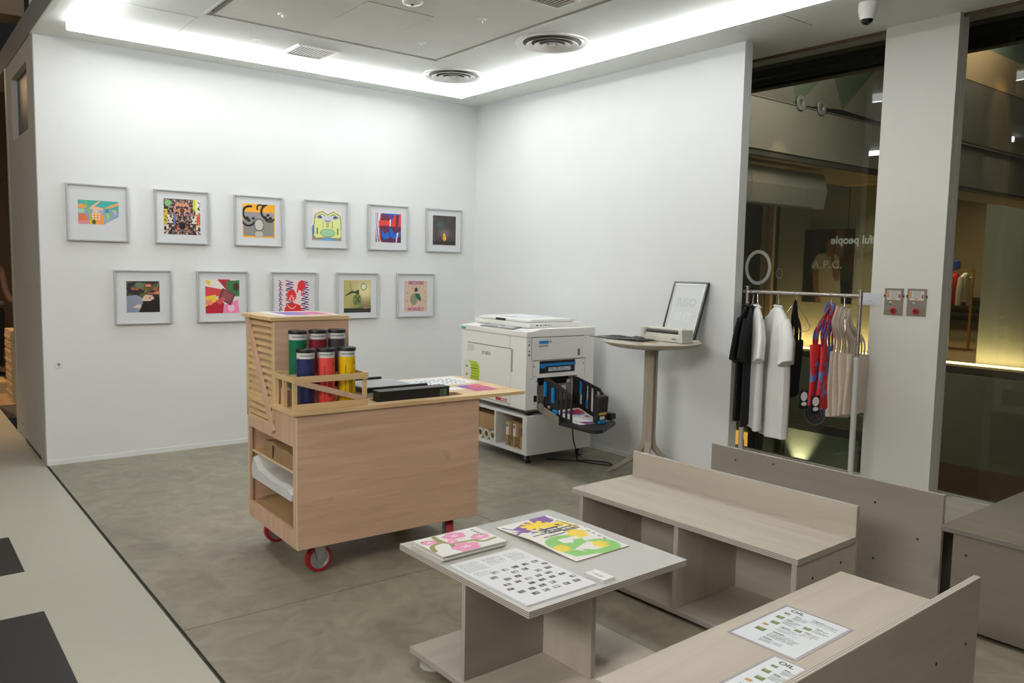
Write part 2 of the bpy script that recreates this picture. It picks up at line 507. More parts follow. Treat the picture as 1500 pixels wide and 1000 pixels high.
# grey return wall at the open left side, with a glazed niche, and the beam above
GREYP = mat('warm_grey_panel', (.47, .455, .425), .7, noise=.03, scale=3)
GREYB = mat('dark_grey_beam_paint', (.24, .235, .225), .7, noise=.03, scale=3)
wl = struct('wall_left', plate([.0, .30, 1.12, 1.48], [.0, .02, 2.43, 2.91, 3.05], {(1, 2)}, -3.772, -3.767, 'yzx'), GREYP)
obj('niche_lining', plate([.285, .30, 1.12, 1.135], [2.415, 2.43, 2.91, 2.925], {(1, 1)}, -3.767, -3.731, 'yzx'), GREYP, wl)
obj('wall_core', box(-3.7665, -3.60, .1205, 1.48, 0, 2.40), GREYP, wl)
obj('niche_panel', box(-3.73, -3.70, .28, 1.14, 2.41, 2.93), mat('dark_blue_grey_panel', (.10, .105, .12), .4), wl)
obj('corner_strip', box(-3.778, -3.77, 1.40, 1.48, 0, 3.05), mat('pale_edge_strip', (.45, .42, .36), .5), wl)
obj('floor_gap', box(-3.773, -3.765, .22, 1.0, .0, .025), BLACK, wl)
obj('access_plug', box(-3.773, -3.769, 1.16, 1.18, .10, .13), DKGREY, wl)
bm = nb(); bx(bm, -3.774, -3.766, -9.0, 2.6, 3.0565, 3.24); bx(bm, -3.766, -3.60, .125, 2.6, 3.0565, 3.24)
struct('trim_2', bm, GREYB)
struct('trim_3', boxes((-3.776, -3.74, -9.0, .06, 3.040, 3.056)), CEIL)

# flat ceiling with a lowered-light-slot rectangle around its grey centre panel
YF = -4.6
ce = struct('ceiling', plate([-3.765, -2.978, -1.262, .50], [-9.0, YF, -1.226, 0.12], {(1, 1)}, H, H + .04), CEIL)
struct('ceiling.001', box(-2.99, -1.25, YF - .02, -1.21, H + .030, H + .06), mat('slot_dark', (.06, .045, .03), .7))
cen = struct('ceiling.002', box(-2.940, -1.292, YF + .02, -1.262, H + .001, H + .0295), CEIL2)
struct('trim_4', boxes((-3.0, -2.979, YF, -1.21, H - .0015, H + .0005), (-3.0, -1.24, -1.2255, -1.208, H - .0015, H + .0005), (-1.2615, -1.242, YF, -1.21, H - .0015, H + .0005)), CEIL)
LINE = mat('hatch_gap', (.25, .25, .23), .8)
def hatch(par, x0, x1, y0, y1, z, mface):
    t = .004
    o = obj('access_hatch', box(x0 + t, x1 - t, y0 + t, y1 - t, z - .003, z + .004), mface, par)
    obj('hatch_gap', plate([x0, x0 + t, x1 - t, x1], [y0, y0 + t, y1 - t, y1], {(1, 1)}, z - .0015, z + .003), LINE, o)
hatch(ce, -3.455, -3.002, -1.127, -.670, H, CEIL)
hatch(cen, -2.325, -1.870, -2.150, -1.695, H + .001, CEIL2)
hatch(ce, -.30, .015, -3.60, -3.21, H, CEIL)

# light bars hanging under the border
lb = thing('light_bar', 'glowing white light bar running around the raised ceiling', 'ceiling light', (0, 0, H))
def lbar(x0, x1, y0, y1, lip):
    obj('diffuser', box(x0, x1, y0, y1, -.0565, -.007), LEDM, lb)
    obj('lower_diffuser', box(x0, x1, y0, y1, -.06, -.0569), LEDL, lb)
    obj('rail', box(x0, x1, y0, y1, -.0065, 0), CEIL, lb)
    obj('side_diffuser', boxes(lip), LEDS, lb)     # dim frosted outer side
lbar(-3.632, -.516, -.52, -.480, (-3.636, -.508, -.4795, -.472, -.061, 0))
lbar(-.556, -.516, -4.59, -.52, (-.5155, -.508, -4.59, -.472, -.061, 0))
lbar(-3.632, -3.592, -2.80, -.52, (-3.640, -3.6325, -2.80, -.48, -.061, 0))

# ceiling fittings
def diffuser(x, y, r, label):
    t = thing('air_diffuser', label, 'air vent', (x, y, H), 0, 'round ceiling diffusers')
    bm = nb(); lathe(bm, [(r, 0), (r, -.010), (r * .94, -.014), (r * .84, -.006), (r * .80, -.0015), (r * .80, 0), (r, 0)], 48)
    obj('rim', bm, WHITEP, t, smooth=True)
    for k, (a, b) in enumerate(((.72, .58), (.50, .36), (.29, .17))):
        bm = nb(); lathe(bm, [(r * a, -.022), (r * b, -.006), (r * b * .97, -.004), (r * a * .99, -.019), (r * a, -.022)], 40)
        obj('cone_ring', bm, WHITEP, t, smooth=True)
    bm = nb(); lathe(bm, [(0, -.020), (r * .08, -.018), (r * .10, -.008), (0, -.006)], 24)
    obj('hub', bm, WHITEP, t, smooth=True)
    bm = nb(); lathe(bm, [(0, -.0012), (r * .80, -.0012), (r * .80, .0), (0, .0)], 32)
    obj('throat', bm, mat('throat_grey', (.16, .155, .14), .8), t)
diffuser(-.905, -.935, .252, 'smaller-looking round white ceiling diffuser, close to the ceiling corner')
diffuser(-.94, -2.205, .255, 'larger-looking round white ceiling diffuser, farther from the ceiling corner')
vg = thing('vent_grille', 'square white slatted vent grille beside the light bar above the pictures', 'air vent', (-2.102, -.836, H))
obj('frame', plate([-.16, -.135, .135, .16], [-.157, -.135, .135, .157], {(1, 1)}, -.012, 0), WHITEP, vg)
obj('backing', box(-.14, .14, -.14, .14, -.002, 0.0), mat('vent_dark', (.05, .047, .04), .8), vg)
for k in range(12):
    bm = nb(); x = -.126 + k * .0229
    prism(bm, [(x - .005, -.135, -.004), (x + .003, -.135, -.008), (x + .005, -.135, -.007), (x - .003, -.135, -.003)], (0, .27, 0))
    obj('slat', bm, WHITEP, vg)
vg2 = thing('vent_grille', 'white vent grille cut by the top edge of the picture', 'air vent', (-1.56, -2.90, H + .001))
obj('frame', plate([-.15, -.13, .13, .15], [-.10, -.08, .08, .10], {(1, 1)}, -.012, 0), WHITEP, vg2)
obj('backing', box(-.14, .14, -.09, .09, -.002, 0.001), mat('vent_dark', (.05, .047, .04), .8), vg2)
for k in range(10):
    x = -.115 + k * .0255
    bm = nb(); prism(bm, [(x - .005, -.08, -.004), (x + .003, -.08, -.008), (x + .005, -.08, -.007), (x - .003, -.08, -.003)], (0, .16, 0))
    obj('slat', bm, WHITEP, vg2)
def sprinkler(x, y, z, label):
    t = thing('sprinkler', label, 'sprinkler', (x, y, z), 0, 'ceiling sprinklers')
    bm = nb(); lathe(bm, [(0, -.006), (.026, -.005), (.030, -.001), (.030, 0), (0, 0)], 20); obj('escutcheon', bm, WHITEP, t, smooth=True)
    bm = nb(); lathe(bm, [(0, -.022), (.009, -.022), (.009, -.020), (.003, -.018), (.004, -.006), (0, -.005)], 12); obj('head', bm, ALU, t, smooth=True)
sprinkler(-2.524, -.896, H, 'ceiling sprinkler left of the square vent grille')
sprinkler(-2.612, -1.559, H + .001, 'ceiling sprinkler in front of the left hatch of the grey centre panel')
sprinkler(-1.609, -1.585, H + .001, 'ceiling sprinkler beside the slot corner near the smaller-looking diffuser')
sprinkler(-1.608, -2.301, H + .001, 'ceiling sprinkler on the grey panel left of the larger-looking diffuser')
sd = thing('smoke_detector', 'round white smoke detector at the top edge above the ceiling hatch', 'smoke detector', (-2.12, -2.306, H + .001))
bm = nb(); lathe(bm, [(0, -.016), (.045, -.015), (.058, -.008), (.062, 0), (0, 0)], 28); obj('housing', bm, WHITEP, sd, smooth=True)
bm = nb(); lathe(bm, [(0, -.021), (.010, -.020), (.012, -.015), (0, -.014)], 14); obj('sensor', bm, DKGREY, sd, smooth=True)
cm = thing('security_camera', 'white dome security camera hanging from the ceiling above the window', 'camera', (-.13, -4.04, H))
bm = nb(); lathe(bm, [(0, .0), (.05, 0), (.052, -.03), (.048, -.06), (.040, -.085), (.036, -.092), (0, -.09)], 28); obj('housing', bm, WHITEP, cm, smooth=True)
bm = nb(); lathe(bm, [(.035, -.09), (.030, -.107), (.016, -.118), (0, -.121)], 24); obj('lens_dome', bm, mat('smoked_dome', (.01, .012, .016), .08), cm, smooth=True)
obj('red_tab', box(.052, .066, -.004, .004, -.045, -.038), mat('red_tab', (.45, .03, .03), .5), cm)

# window front: column, shop-window bay, glass at its outer side
FRAMEW = mat('window_frame_grey_white', (.60, .62, .60), .5)
HEADB = mat('head_channel_brown', (.09, .055, .03), .5)
GLASS = glass_mat('window_glass', (.72, .735, .68), 1.5, 1.2)
col_ = struct('wall_column', boxes((.41, .465, -4.318, -3.872, 0, H), (.472, .535, -4.318, -3.872, 0, H)), GREY_WALL)
obj('groove', box(.464, .473, -4.315, -3.875, 0, H - .001), JOINT, col_)
struct('trim_7', boxes((.452, .466, -3.871, -2.3, H - .018, H + .001), (.452, .466, -7.5, -4.319, H - .018, H + .001)), HEADB)
def window(n, y0, y1):
    w_ = struct('window_%d' % n, boxes((.81, .875, y0, y1, -.02, .060)), FRAMEW)
    obj('pane', box(.837, .843, y0, y1, .055, 3.099), GLASS, w_)
    obj('head_beam', boxes((.95, 1.08, y0, y1, 2.965, 3.10), (.95, .962, y0, y1, 2.952, 2.966)), mat('head_beam_dark', (.022, .020, .019), .6), w_)
    return w_
w1_ = window(1, -3.99, -1.6)
w2_ = window(2, -7.5, -3.991)
struct('ceiling.004', box(.502, 1.0, -8, -1.0, 3.10, 3.14), mat('atrium_soffit_grey', (.40, .39, .34), .8, noise=.04, scale=2))

# ------------------------------------------------------------------ pictures on the back wall
FW, FH = .405, .409
def frame(i, x, ztop, pw, ph, dx, dy, art, label, fwid=FW, fhei=FH, cells=None):
    t = thing('framed_print', label, 'picture', (x, 0, ztop), 0, 'framed prints on the white wall')
    d = .03; b = .011
    bm = plate([0, b, fwid - b, fwid], [-fhei, -fhei + b, -b, 0], {(1, 1)}, -d, -.002, 'xzy')
    bmesh.ops.bevel(bm, geom=[e for e in bm.edges], offset=.0015, segments=1, affect='EDGES')
    obj('frame', bm, mat('frame_silver', (.56, .565, .565), .45, .25), t)
    obj('mat_board', box(b - .002, fwid - b + .002, -.016, -.012, -fhei + b - .002, -b + .002), mat('mat_board_white', (.70, .72, .745), .8), t)
    sheet('print', art, pw, ph, .0012, INK, t, (dx, -.016, -dy - ph), (PI / 2, 0, 0), cells=cells)
    return t

def bands(a, col, al=1): pass
# 1 pastel landscape
a = Art(100, 66, (120, 160, 185))
a.rect(0, 0, 1, .36, (72, 176, 168))
a.put(a.Y > .36, (140, 165, 190)); a.put((a.Y > .36) & (a.noise(7) > .6), (165, 180, 200), .7)
a.poly([(.28, .3), (.5, .02), (.55, .02), (.4, .25), (.62, .3), (.62, .4), (.28, .36)], (240, 185, 150))
a.poly([(.64, .3), (1, .04), (1, .16), (.78, .30), (.66, .34)], (240, 165, 90))
a.disc(.08, .26, .13, (245, 165, 90), .09); a.rect(0, .36, .14, .55, (170, 215, 185))
a.disc(.1, .8, .14, (225, 120, 80), .24); a.put((a.X < .24) & (a.Y > .85), (225, 140, 150))
a.disc(.46, .75, .17, (245, 160, 60), .26); a.put((a.X < .62) & (a.X > .28) & (a.Y > .86), (248, 160, 90))
for u in (.36, .44, .52):
    for v in (.56, .67, .78): a.rect(u - .025, v - .03, u + .025, v + .03, (245, 215, 215))
a.rect(.36, .34, .5, .52, (230, 195, 180)); a.rect(.66, .32, .76, .52, (80, 145, 180)); a.rect(.68, .5, .77, .74, (150, 210, 110))
a.line([(.19, .05), (.27, .5), (.36, .9)], .035, (150, 195, 50)); a.disc(.38, .9, .05, (70, 110, 40), .1); a.rect(.26, .82, .33, 1, (245, 165, 40))
a.disc(.9, .4, .045, (195, 200, 60), .05); a.disc(.91, .5, .035, (225, 175, 215), .06)
cells = ~((a.X > .62) & (a.Y > 1 - (a.X - .62) / .38 * .36))
frame(1, -3.596, 2.037, .27, .172, .075, .115, a, 'framed print with a pastel beach scene on white, lower corner cut away', cells=cells)
# 2 kaleidoscope
a = Art(90, 90, (62, 46, 44))
sx = np.minimum(a.X, 1 - a.X)
def symnoise(n, seed):
    a.rng = np.random.default_rng(seed); f = a.noise(n); return np.where(a.X < .5, f, f[:, ::-1])
n1, n2, n3 = symnoise(22, 1), symnoise(30, 2), symnoise(16, 3)
a.put(n1 > .62, (140, 105, 110)); a.put(n2 > .72, (205, 180, 165)); a.put(n3 < .25, (35, 28, 30))
a.put((np.hypot(a.X - .5, (a.Y - .28) * 1.3) < .24) & (n2 > .45), (205, 150, 160)); a.put((np.hypot(a.X - .5, (a.Y - .28) * 1.2) < .2) & (n1 > .6), (225, 150, 90))
a.disc(.5, .76, .09, (25, 20, 20), .1); a.put((a.X < .1) & (a.Y > .3) & (a.Y < .7) & (n1 > .3), (225, 190, 40))
a.disc(.12, .12, .09, (130, 195, 130)); a.rect(.8, 0, .93, .3, (205, 215, 60)); a.put((a.X > .87) & (a.Y < .45) & (n2 > .3), (240, 235, 200))
a.put((a.X > .88) & (a.Y > .4) & (a.Y < .72), (235, 110, 50), .8); a.put((np.abs(sx - .17) < .07) & (np.abs(a.Y - .56) < .12) & (n2 > .4), (225, 220, 200))
a.put((sx < .12) & (a.Y > .72) & (n1 > .45), (225, 215, 195)); a.rect(.27, .45, .31, .75, (80, 120, 180)); a.put((np.abs(sx - .36) < .02) & (a.Y > .74) & (a.Y < .88), (225, 90, 50))
frame(2, -3.001, 2.037, .272, .272, .067, .066, a, 'framed print of a dense dark mirrored pattern with yellow and pink flecks')
# 3 orange border with black curls on grey wood
a = Art(90, 90, (248, 176, 40))
a.rect(.03, .24, .97, .96, (150, 148, 145)); g_ = a.noise(40)
a.put((a.Y > .45) & (a.Y < .96) & (a.X > .03) & (a.X < .97) & ((a.X * 26 % 1) < .3), (120, 122, 112)); a.rect(.03, .24, .97, .42, (165, 155, 175), .6)
for (cx_, cy_, r1, r2, a0, a1) in ((.22, .28, .17, .24, 90, 290), (.18, .44, .18, .24, 20, 170), (.80, .22, .19, .26, 60, 260), (.83, .36, .13, .18, 20, 170), (.55, .12, .08, .13, 150, 350)):
    a.ring(cx_, cy_, r1, r2, (28, 26, 25), a0, a1)
for (x_, y_) in ((.14, .42), (.33, .43), (.2, .5), (.7, .38), (.86, .4), (.78, .32)): a.disc(x_, y_, .05, (35, 32, 32), .04)
a.disc(.5, .62, .13, (200, 200, 192), .17); a.disc(.5, .9, .12, (190, 190, 182), .1); a.ring(.5, .62, .13, .15, (60, 60, 58), ky=.8)
frame(3, -2.395, 2.037, .272, .272, .068, .066, a, 'framed print with an orange border and thick black curls over grey boards')
# 4 yellow green symmetrical machine
a = Art(90, 90, (232, 226, 220))
a.rect(0, .74, 1, 1, (165, 145, 150)); a.disc(.06, .68, .07, (75, 130, 205), .16); a.disc(.95, .62, .09, (80, 125, 210), .18); a.rect(.33, .9, .78, 1, (110, 165, 220))
OUT = (105, 112, 62)
for gr, c in ((.022, OUT), (0, (226, 232, 150))):
    for sgn in (-1, 1):
        a.poly([(.53 + sgn * (.44 + gr), .32 - gr), (.53 + sgn * (.38 + gr), .26 - gr), (.53 + sgn * .04, .34 - gr), (.53, .62 + gr), (.53 + sgn * .04, .9 + gr), (.53 + sgn * (.4 + gr), .92 + gr), (.53 + sgn * (.46 + gr), .86 + gr)], c)
        a.line([(.53 + sgn * .4, .24), (.53 + sgn * .2, .13), (.53 + sgn * .14, .16), (.53, .24)], .05 + gr * 2, c)
for sgn in (-1, 1):
    a.disc(.53 + sgn * .26, .27, .1, (110, 130, 200), .05); a.disc(.53 + sgn * .25, .26, .05, (60, 70, 95), .03)
    a.poly([(.53, .22), (.53 + sgn * .2, .24), (.53 + sgn * .16, .36), (.53, .4)], (215, 215, 228))
    a.rect(.53 + sgn * .35 - .02, .6, .53 + sgn * .35 + .02, .8, (80, 120, 80)); a.line([(.53 + sgn * .16, .4), (.53 + sgn * .16, .62)], .015, OUT)
a.poly([(.4, .36), (.66, .36), (.6, .42), (.46, .42)], (160, 145, 190))
a.disc(.53, .76, .25, OUT, .13); a.disc(.53, .76, .235, (160, 212, 172), .115)
a.rect(.49, .44, .57, .58, OUT); a.rect(.505, .455, .555, .565, (185, 195, 175))
frame(4, -1.794, 2.037, .274, .274, .066, .068, a, 'framed print of a pale yellow and mint green mirrored shape')
# 5 red blue abstract
a = Art(90, 90, (225, 60, 55))
a.rect(0, .45, 1, 1, (90, 40, 75)); a.poly([(.2, .05), (.55, .05), (.55, .6), (.38, .72), (.25, .6)], (105, 45, 80)); a.rect(.2, .25, .6, .42, (228, 62, 55))
a.poly([(.22, .55), (.36, .72), (.5, .6), (.53, .85), (.36, .9), (.24, .8)], (20, 105, 205)); a.poly([(.55, .45), (.75, .7), (1, .6), (.98, .75), (.75, .88), (.55, .8)], (20, 105, 205))
a.rect(.25, 0, .9, .05, (25, 90, 195)); a.poly([(.56, .05), (.72, .05), (.6, .35), (.56, .3)], (40, 70, 160)); a.poly([(.8, .05), (.92, .05), (.86, .6), (.78, .55)], (110, 40, 75))
a.poly([(.02, 0), (.2, 0), (.1, .45), (.22, 1), (.05, 1), (0, .5)], (235, 230, 225)); a.poly([(.06, 0), (.1, 0), (.05, .4), (.14, 1), (.09, 1), (.02, .45)], (60, 110, 200)); a.poly([(.1, .25), (.14, .3), (.2, .95), (.15, 1)], (230, 90, 60))
a.poly([(.55, .22), (.6, .2), (.58, .44), (.54, .46)], (240, 235, 230)); a.poly([(.84, .65), (.9, .65), (.82, 1), (.78, 1)], (235, 225, 225))
frame(5, -1.187, 2.037, .262, .262, .072, .075, a, 'framed print of bold overlapping red, blue and white shapes')
# 6 dark with small flame
a = Art(80, 96, (66, 60, 58)); n_ = a.noise(24); a.put(n_ > .55, (84, 76, 74), .6); a.put(((a.X * 30 + a.Y * 50) % 1) < .3, (100, 92, 92), .35)
gl = np.exp(-(((a.X - .5) / .25) ** 2 + ((a.Y - .6) / .16) ** 2)); a.a = a.a + gl[..., None] * np.array([60, 48, 56]); a.a = a.a + np.exp(-(((a.X - .3) / .16) ** 2 + ((a.Y - .3) / .14) ** 2))[..., None] * np.array([5, 35, 40])
a.rect(0, .86, 1, 1, (52, 48, 46)); a.disc(.5, .76, .07, (240, 160, 40), .1); a.disc(.5, .65, .045, (250, 180, 60), .05); a.disc(.55, .77, .03, (255, 215, 120), .05)
frame(6, -.583, 2.037, .262, .278, .076, .064, a, 'framed dark grey print with one small orange glow low in the middle')
# 7 reclining figure with flower
a = Art(80, 80, (50, 45, 38)); n_ = a.noise(9); a.put((a.Y < .5) & (n_ > .55), (88, 92, 58)); a.put((a.Y < .48) & (n_ < .3), (40, 42, 70)); a.put((a.Y > .2) & (a.Y < .42) & (a.noise(12) > .62), (180, 95, 60))
a.poly([(0, .48), (.3, .44), (.55, .58), (.4, .9), (.35, 1), (0, 1)], (140, 148, 168)); a.poly([(.42, .95), (.5, .62), (.8, .55), (1, .5), (1, 1), (.38, 1)], (30, 24, 22))
a.poly([(.44, .62), (.55, .42), (.78, .46), (.84, .56), (.7, .64), (.55, .64)], (226, 190, 170)); a.poly([(.18, .84), (.34, .74), (.44, .76), (.4, .88)], (226, 200, 180)); a.disc(.7, .53, .025, (70, 45, 40), .02)
a.line([(.55, .45), (.6, .22)], .03, (110, 130, 60)); a.disc(.66, .14, .09, (225, 130, 90), .05); a.line([(.98, .05), (.9, .3)], .03, (150, 140, 40)); a.disc(.92, .37, .08, (215, 130, 100), .05); a.disc(.4, .14, .14, (105, 125, 100), .1)
frame(7, -3.297, 1.421, .236, .236, .085, .083, a, 'framed print of a dark-haired figure lying among flowers')
# 8 pink red collage
a = Art(86, 86, (236, 226, 222))
a.poly([(0, .2), (.5, .3), (.4, .5), (0, .5)], (215, 70, 75)); a.poly([(0, .5), (.3, .45), (.34, .62), (0, .85)], (240, 205, 60)); a.poly([(0, .8), (.4, .6), (.55, .7), (.5, 1), (0, 1)], (190, 25, 50))
a.poly([(.35, 0), (.7, 0), (.95, .2), (.9, .5), (.6, .3)], (185, 40, 60)); a.poly([(.6, .05), (1, .02), (1, .5), (.85, .5), (.6, .25)], (60, 125, 75)); a.disc(.9, .22, .09, (80, 50, 40), .12)
a.poly([(.55, .75), (.95, .6), (1, 1), (.5, 1)], (245, 140, 190)); a.disc(.75, .85, .1, (250, 205, 225)); a.poly([(.02, .02), (.15, .05), (.12, .18), (.03, .12)], (240, 215, 50)); a.disc(.1, .68, .12, (240, 140, 100), .08)
a.poly([(.5, .25), (.88, .45), (.74, .78), (.36, .56)], (125, 62, 72)); a.poly([(.55, .33), (.8, .47), (.7, .68), (.45, .54)], (150, 85, 92)); a.poly([(.3, .62), (.55, .5), (.58, .6), (.4, .75)], (210, 90, 95))
frame(8, -2.697, 1.421, .272, .272, .066, .066, a, 'framed print of a pink, red and green collage with a tilted photo')
# 9 red portrait with purple zigzags
a = Art(86, 96, (240, 215, 215)); PU = (70, 60, 120)
for (x0, x1) in ((.0, .12), (.22, .5), (.72, 1.0)):
    for k in range(7):
        y = .02 + k * .14; a.line([(x0 + .01, y), (x1 - .04, y + .06), (x0 + .02, y + .1), (x1 - .01, y + .13)], .028, PU)
RD = (226, 42, 45)
a.disc(.42, .45, .15, RD, .17); a.poly([(.14, 1), (.2, .78), (.36, .66), (.5, .66), (.7, .72), (.8, 1)], RD); a.disc(.42, .53, .09, (238, 150, 140), .1); a.disc(.42, .56, .03, RD, .05); a.disc(.37, .48, .03, RD, .015); a.disc(.47, .48, .03, RD, .015)
a.ring(.43, .68, .12, .145, (240, 190, 185), 20, 160); a.disc(.74, .17, .13, RD, .14); a.line([(.6, .34), (.68, .1)], .05, RD); a.line([(.74, .28), (.76, .45)], .025, RD); a.line([(.8, .28), (.8, .4)], .02, RD)
frame(9, -2.093, 1.421, .272, .30, .066, .066, a, 'framed print of a red portrait over purple zigzag lettering')
# 10 sepia scene with wheel
a = Art(80, 88, (190, 170, 120)); gl = np.exp(-(((a.X - .8) / .4) ** 2 + ((a.Y - .35) / .35) ** 2)); a.a = a.a + gl[..., None] * np.array([45, 50, 45])
a.put(a.X < .3, (165, 175, 85), .35); a.a *= (1 - .45 * np.clip((a.Y - .45) / .5, 0, 1) * np.clip((a.X - .2) / .4, 0, 1))[..., None]; a.rect(0, .86, 1, 1, (48, 46, 40))
for k in range(9): a.line([(.06 + .03 * k, .48 - .02 * k), (.55, .3 + .02 * k)], .022, (52, 64, 48))
a.ring(.73, .2, .08, .115, (120, 155, 80)); a.disc(.73, .2, .08, (235, 232, 215)); a.line([(.22, .05), (.27, .3)], .012, (70, 80, 60))
a.disc(.48, .6, .16, (90, 120, 60), .18, al=.7); a.line([(.42, .5), (.62, .7)], .03, (50, 66, 48)); a.line([(.6, .48), (.4, .75)], .03, (56, 70, 50)); a.disc(.5, .8, .09, (125, 160, 50), .05); a.rect(.72, .84, .92, .88, (190, 150, 125))
frame(10, -1.498, 1.421, .268, .29, .068, .066, a, 'framed sepia and green print with a small white wheel shape')
# 11 lettered poster
a = Art(84, 98, (216, 190, 170))
for k in range(16):
    an = k * PI / 8; a.line([(.5 + .34 * math.cos(an), .52 + .28 * math.sin(an)), (.5 + .45 * math.cos(an), .52 + .37 * math.sin(an))], .014, (110, 95, 70) if k % 2 else (220, 180, 80))
a.disc(.42, .6, .16, (150, 150, 120), .19, .95); a.poly([(.46, .4), (.66, .42), (.74, .6), (.7, .68), (.52, .56)], (52, 100, 80)); a.poly([(.45, .24), (.56, .22), (.6, .34), (.44, .36)], (45, 60, 50)); a.poly([(.42, .25), (.46, .25), (.45, .34), (.42, .34)], (225, 185, 50))
for k in range(4): a.line([(.32 + .05 * k, .48), (.3 + .07 * k, .74)], .01, (90, 95, 75))
f11 = frame(11, -.891, 1.421, .25, .29, .078, .068, a, 'framed beige print lettered above and below a green beetle-like bulb')
PINKT = mat('pink_ink', s2l((205, 95, 165)), .6)
PT2 = mat('plum_ink', s2l((110, 60, 100)), .6)
pr11 = [c for c in f11.children if c.name.startswith('print')][0]
for s_, z_ in (('MISTAKEN', .268), ('PROPHECY', .022)):
    txt('lettering', s_, .040, PT2, pr11, (.1275, z_ - .002, .0014), (0, 0, 0), bold=.0008, sx=.88)
    txt('lettering', s_, .040, PINKT, pr11, (.125, z_, .0018), (0, 0, 0), bold=.0004, sx=.88)
# small wall outlet low on the picture wall
ou = thing('wall_outlet', 'small grey wall outlet low on the picture wall at its far end', 'outlet', (-3.673, 0, .733))
obj('plate', box(-.022, .022, -.008, 0, -.022, .022, .002), mat('outlet_white', (.78, .78, .77), .5), ou)
obj('socket', boxes((-.009, .009, -.0095, -.006, -.004, .010), (-.003, .003, -.0095, -.006, -.012, -.004)), mat('socket_grey', (.22, .22, .22), .5), ou)

# ------------------------------------------------------------------ wooden print cart
CF1, CF2 = (.56, .36, .245), (.71, .48, .345)
CWX = wood('veneer_x', CF1, CF2, 'x', .55, knots=.35); CWZ = wood('veneer_z', CF1, CF2, 'z', .55); CWY = wood('veneer_y', CF1, CF2, 'y', .55)
PI1, PI2 = (.62, .42, .20), (.80, .585, .32)
PNX = wood('pine_x', PI1, PI2, 'x', .5, .8); PNY = wood('pine_y', PI1, PI2, 'y', .5, .8); PNZ = wood('pine_z', PI1, PI2, 'z', .5, .8)
CE = [plyedge('cart_edge_' + q, (.62, .50, .33), (.74, .62, .45), q, .006) for q in 'xyz']
CM = ((CWZ, CWX, CWX), CE)
cart = thing('print_cart', 'wooden cart on red casters with a louvred tower and drop-leaf counter', 'cart', (-3.174, -3.061, 0), R(-1.5))
panel('front_panel', (0.0, 1.022, 0, .018, .147, .793), CM, cart)
panel('back_panel', (0.0, 1.022, .672, .69, .147, .793), CM, cart)
panel('side_panel', (1.004, 1.021, .018, .672, .147, .793), CM, cart)
panel('base_board', (.018, 1.004, .018, .672, .149, .167), CM, cart)
panel('partition', (.40, .415, .018, .672, .167, .793), CM, cart)
bm = plate([.018, .053, .286, .660, .672], [.147, .231, .635, .690, .793], {(1, 1), (2, 1), (2, 3), (3, 3)}, 0.0, .016, 'yzx')
obj('end_frame', bm, CWZ, cart)
for z in (.500, .364):
    panel('shelf', (.017, .40, .018, .672, z - .006, z + .006), ((PNY, PNY, PNY), CE), cart)
panel('shelf', (.017, .40, .018, .672, .213, .227), ((CWY, CWY, CWY), CE), cart)
# counter with slot, and leaf
bm = plate([-.025, .002, .44, .957, 1.045], [-.015, .05, .145, .284, .70], {(0, 3), (2, 1)}, .793, .812)
obj('counter', bm, PNX, cart)
obj('counter_leaf', box(1.048, 1.32, -.015, .70, .793, .812, .0015), PNX, cart)
for y in (.12, .55):
    obj('leaf_bracket', boxes((1.022, 1.20, y, y + .03, .770, .792), (1.022, 1.04, y, y + .03, .60, .77)), PNX, cart)
# slot well below the counter
obj('slot_well', boxes((.43, .44, .04, .155, .60, .792), (.957, .967, .04, .155, .60, .792), (.44, .957, .145, .155, .60, .792), (.44, .957, .04, .05, .60, .792), (.43, .967, .04, .155, .59, .60)), CWX, cart)
# tower
panel('tower_front', (.0, .394, .286, .302, .812, 1.214), ((CWZ, CWX, CWX), CE), cart)
panel('tower_side', (.378, .394, .302, .700, .812, 1.214), ((CWZ, CWX, CWX), CE), cart)
obj('post', box(0, .022, .302, .322, .69, 1.213), PNZ, cart)
obj('post', box(0, .022, .664, .700, .69, 1.213), PNZ, cart)
obj('rail', box(0.001, .021, .322, .664, .69, .705), PNY, cart)
obj('tower_lid', box(-.02, .397, .280, .712, 1.214, 1.233, .0015), PNX, cart)
for k in range(15):
    z = .722 + k * .0335
    bm = nb(); prism(bm, [(.0, .3225, z - .010), (.0, .3225, z + .006), (.030, .3225, z + .016), (.030, .3225, z + .008), (.004, .3225, z - .010)], (0, .341, 0))
    obj('slat', bm, PNY, cart)
bm = nb(); bar(bm, (-.009, .652, 1.212), (-.009, .282, .668), .034, .014, (1, 0, 0)); obj('brace', bm, CWZ, cart)
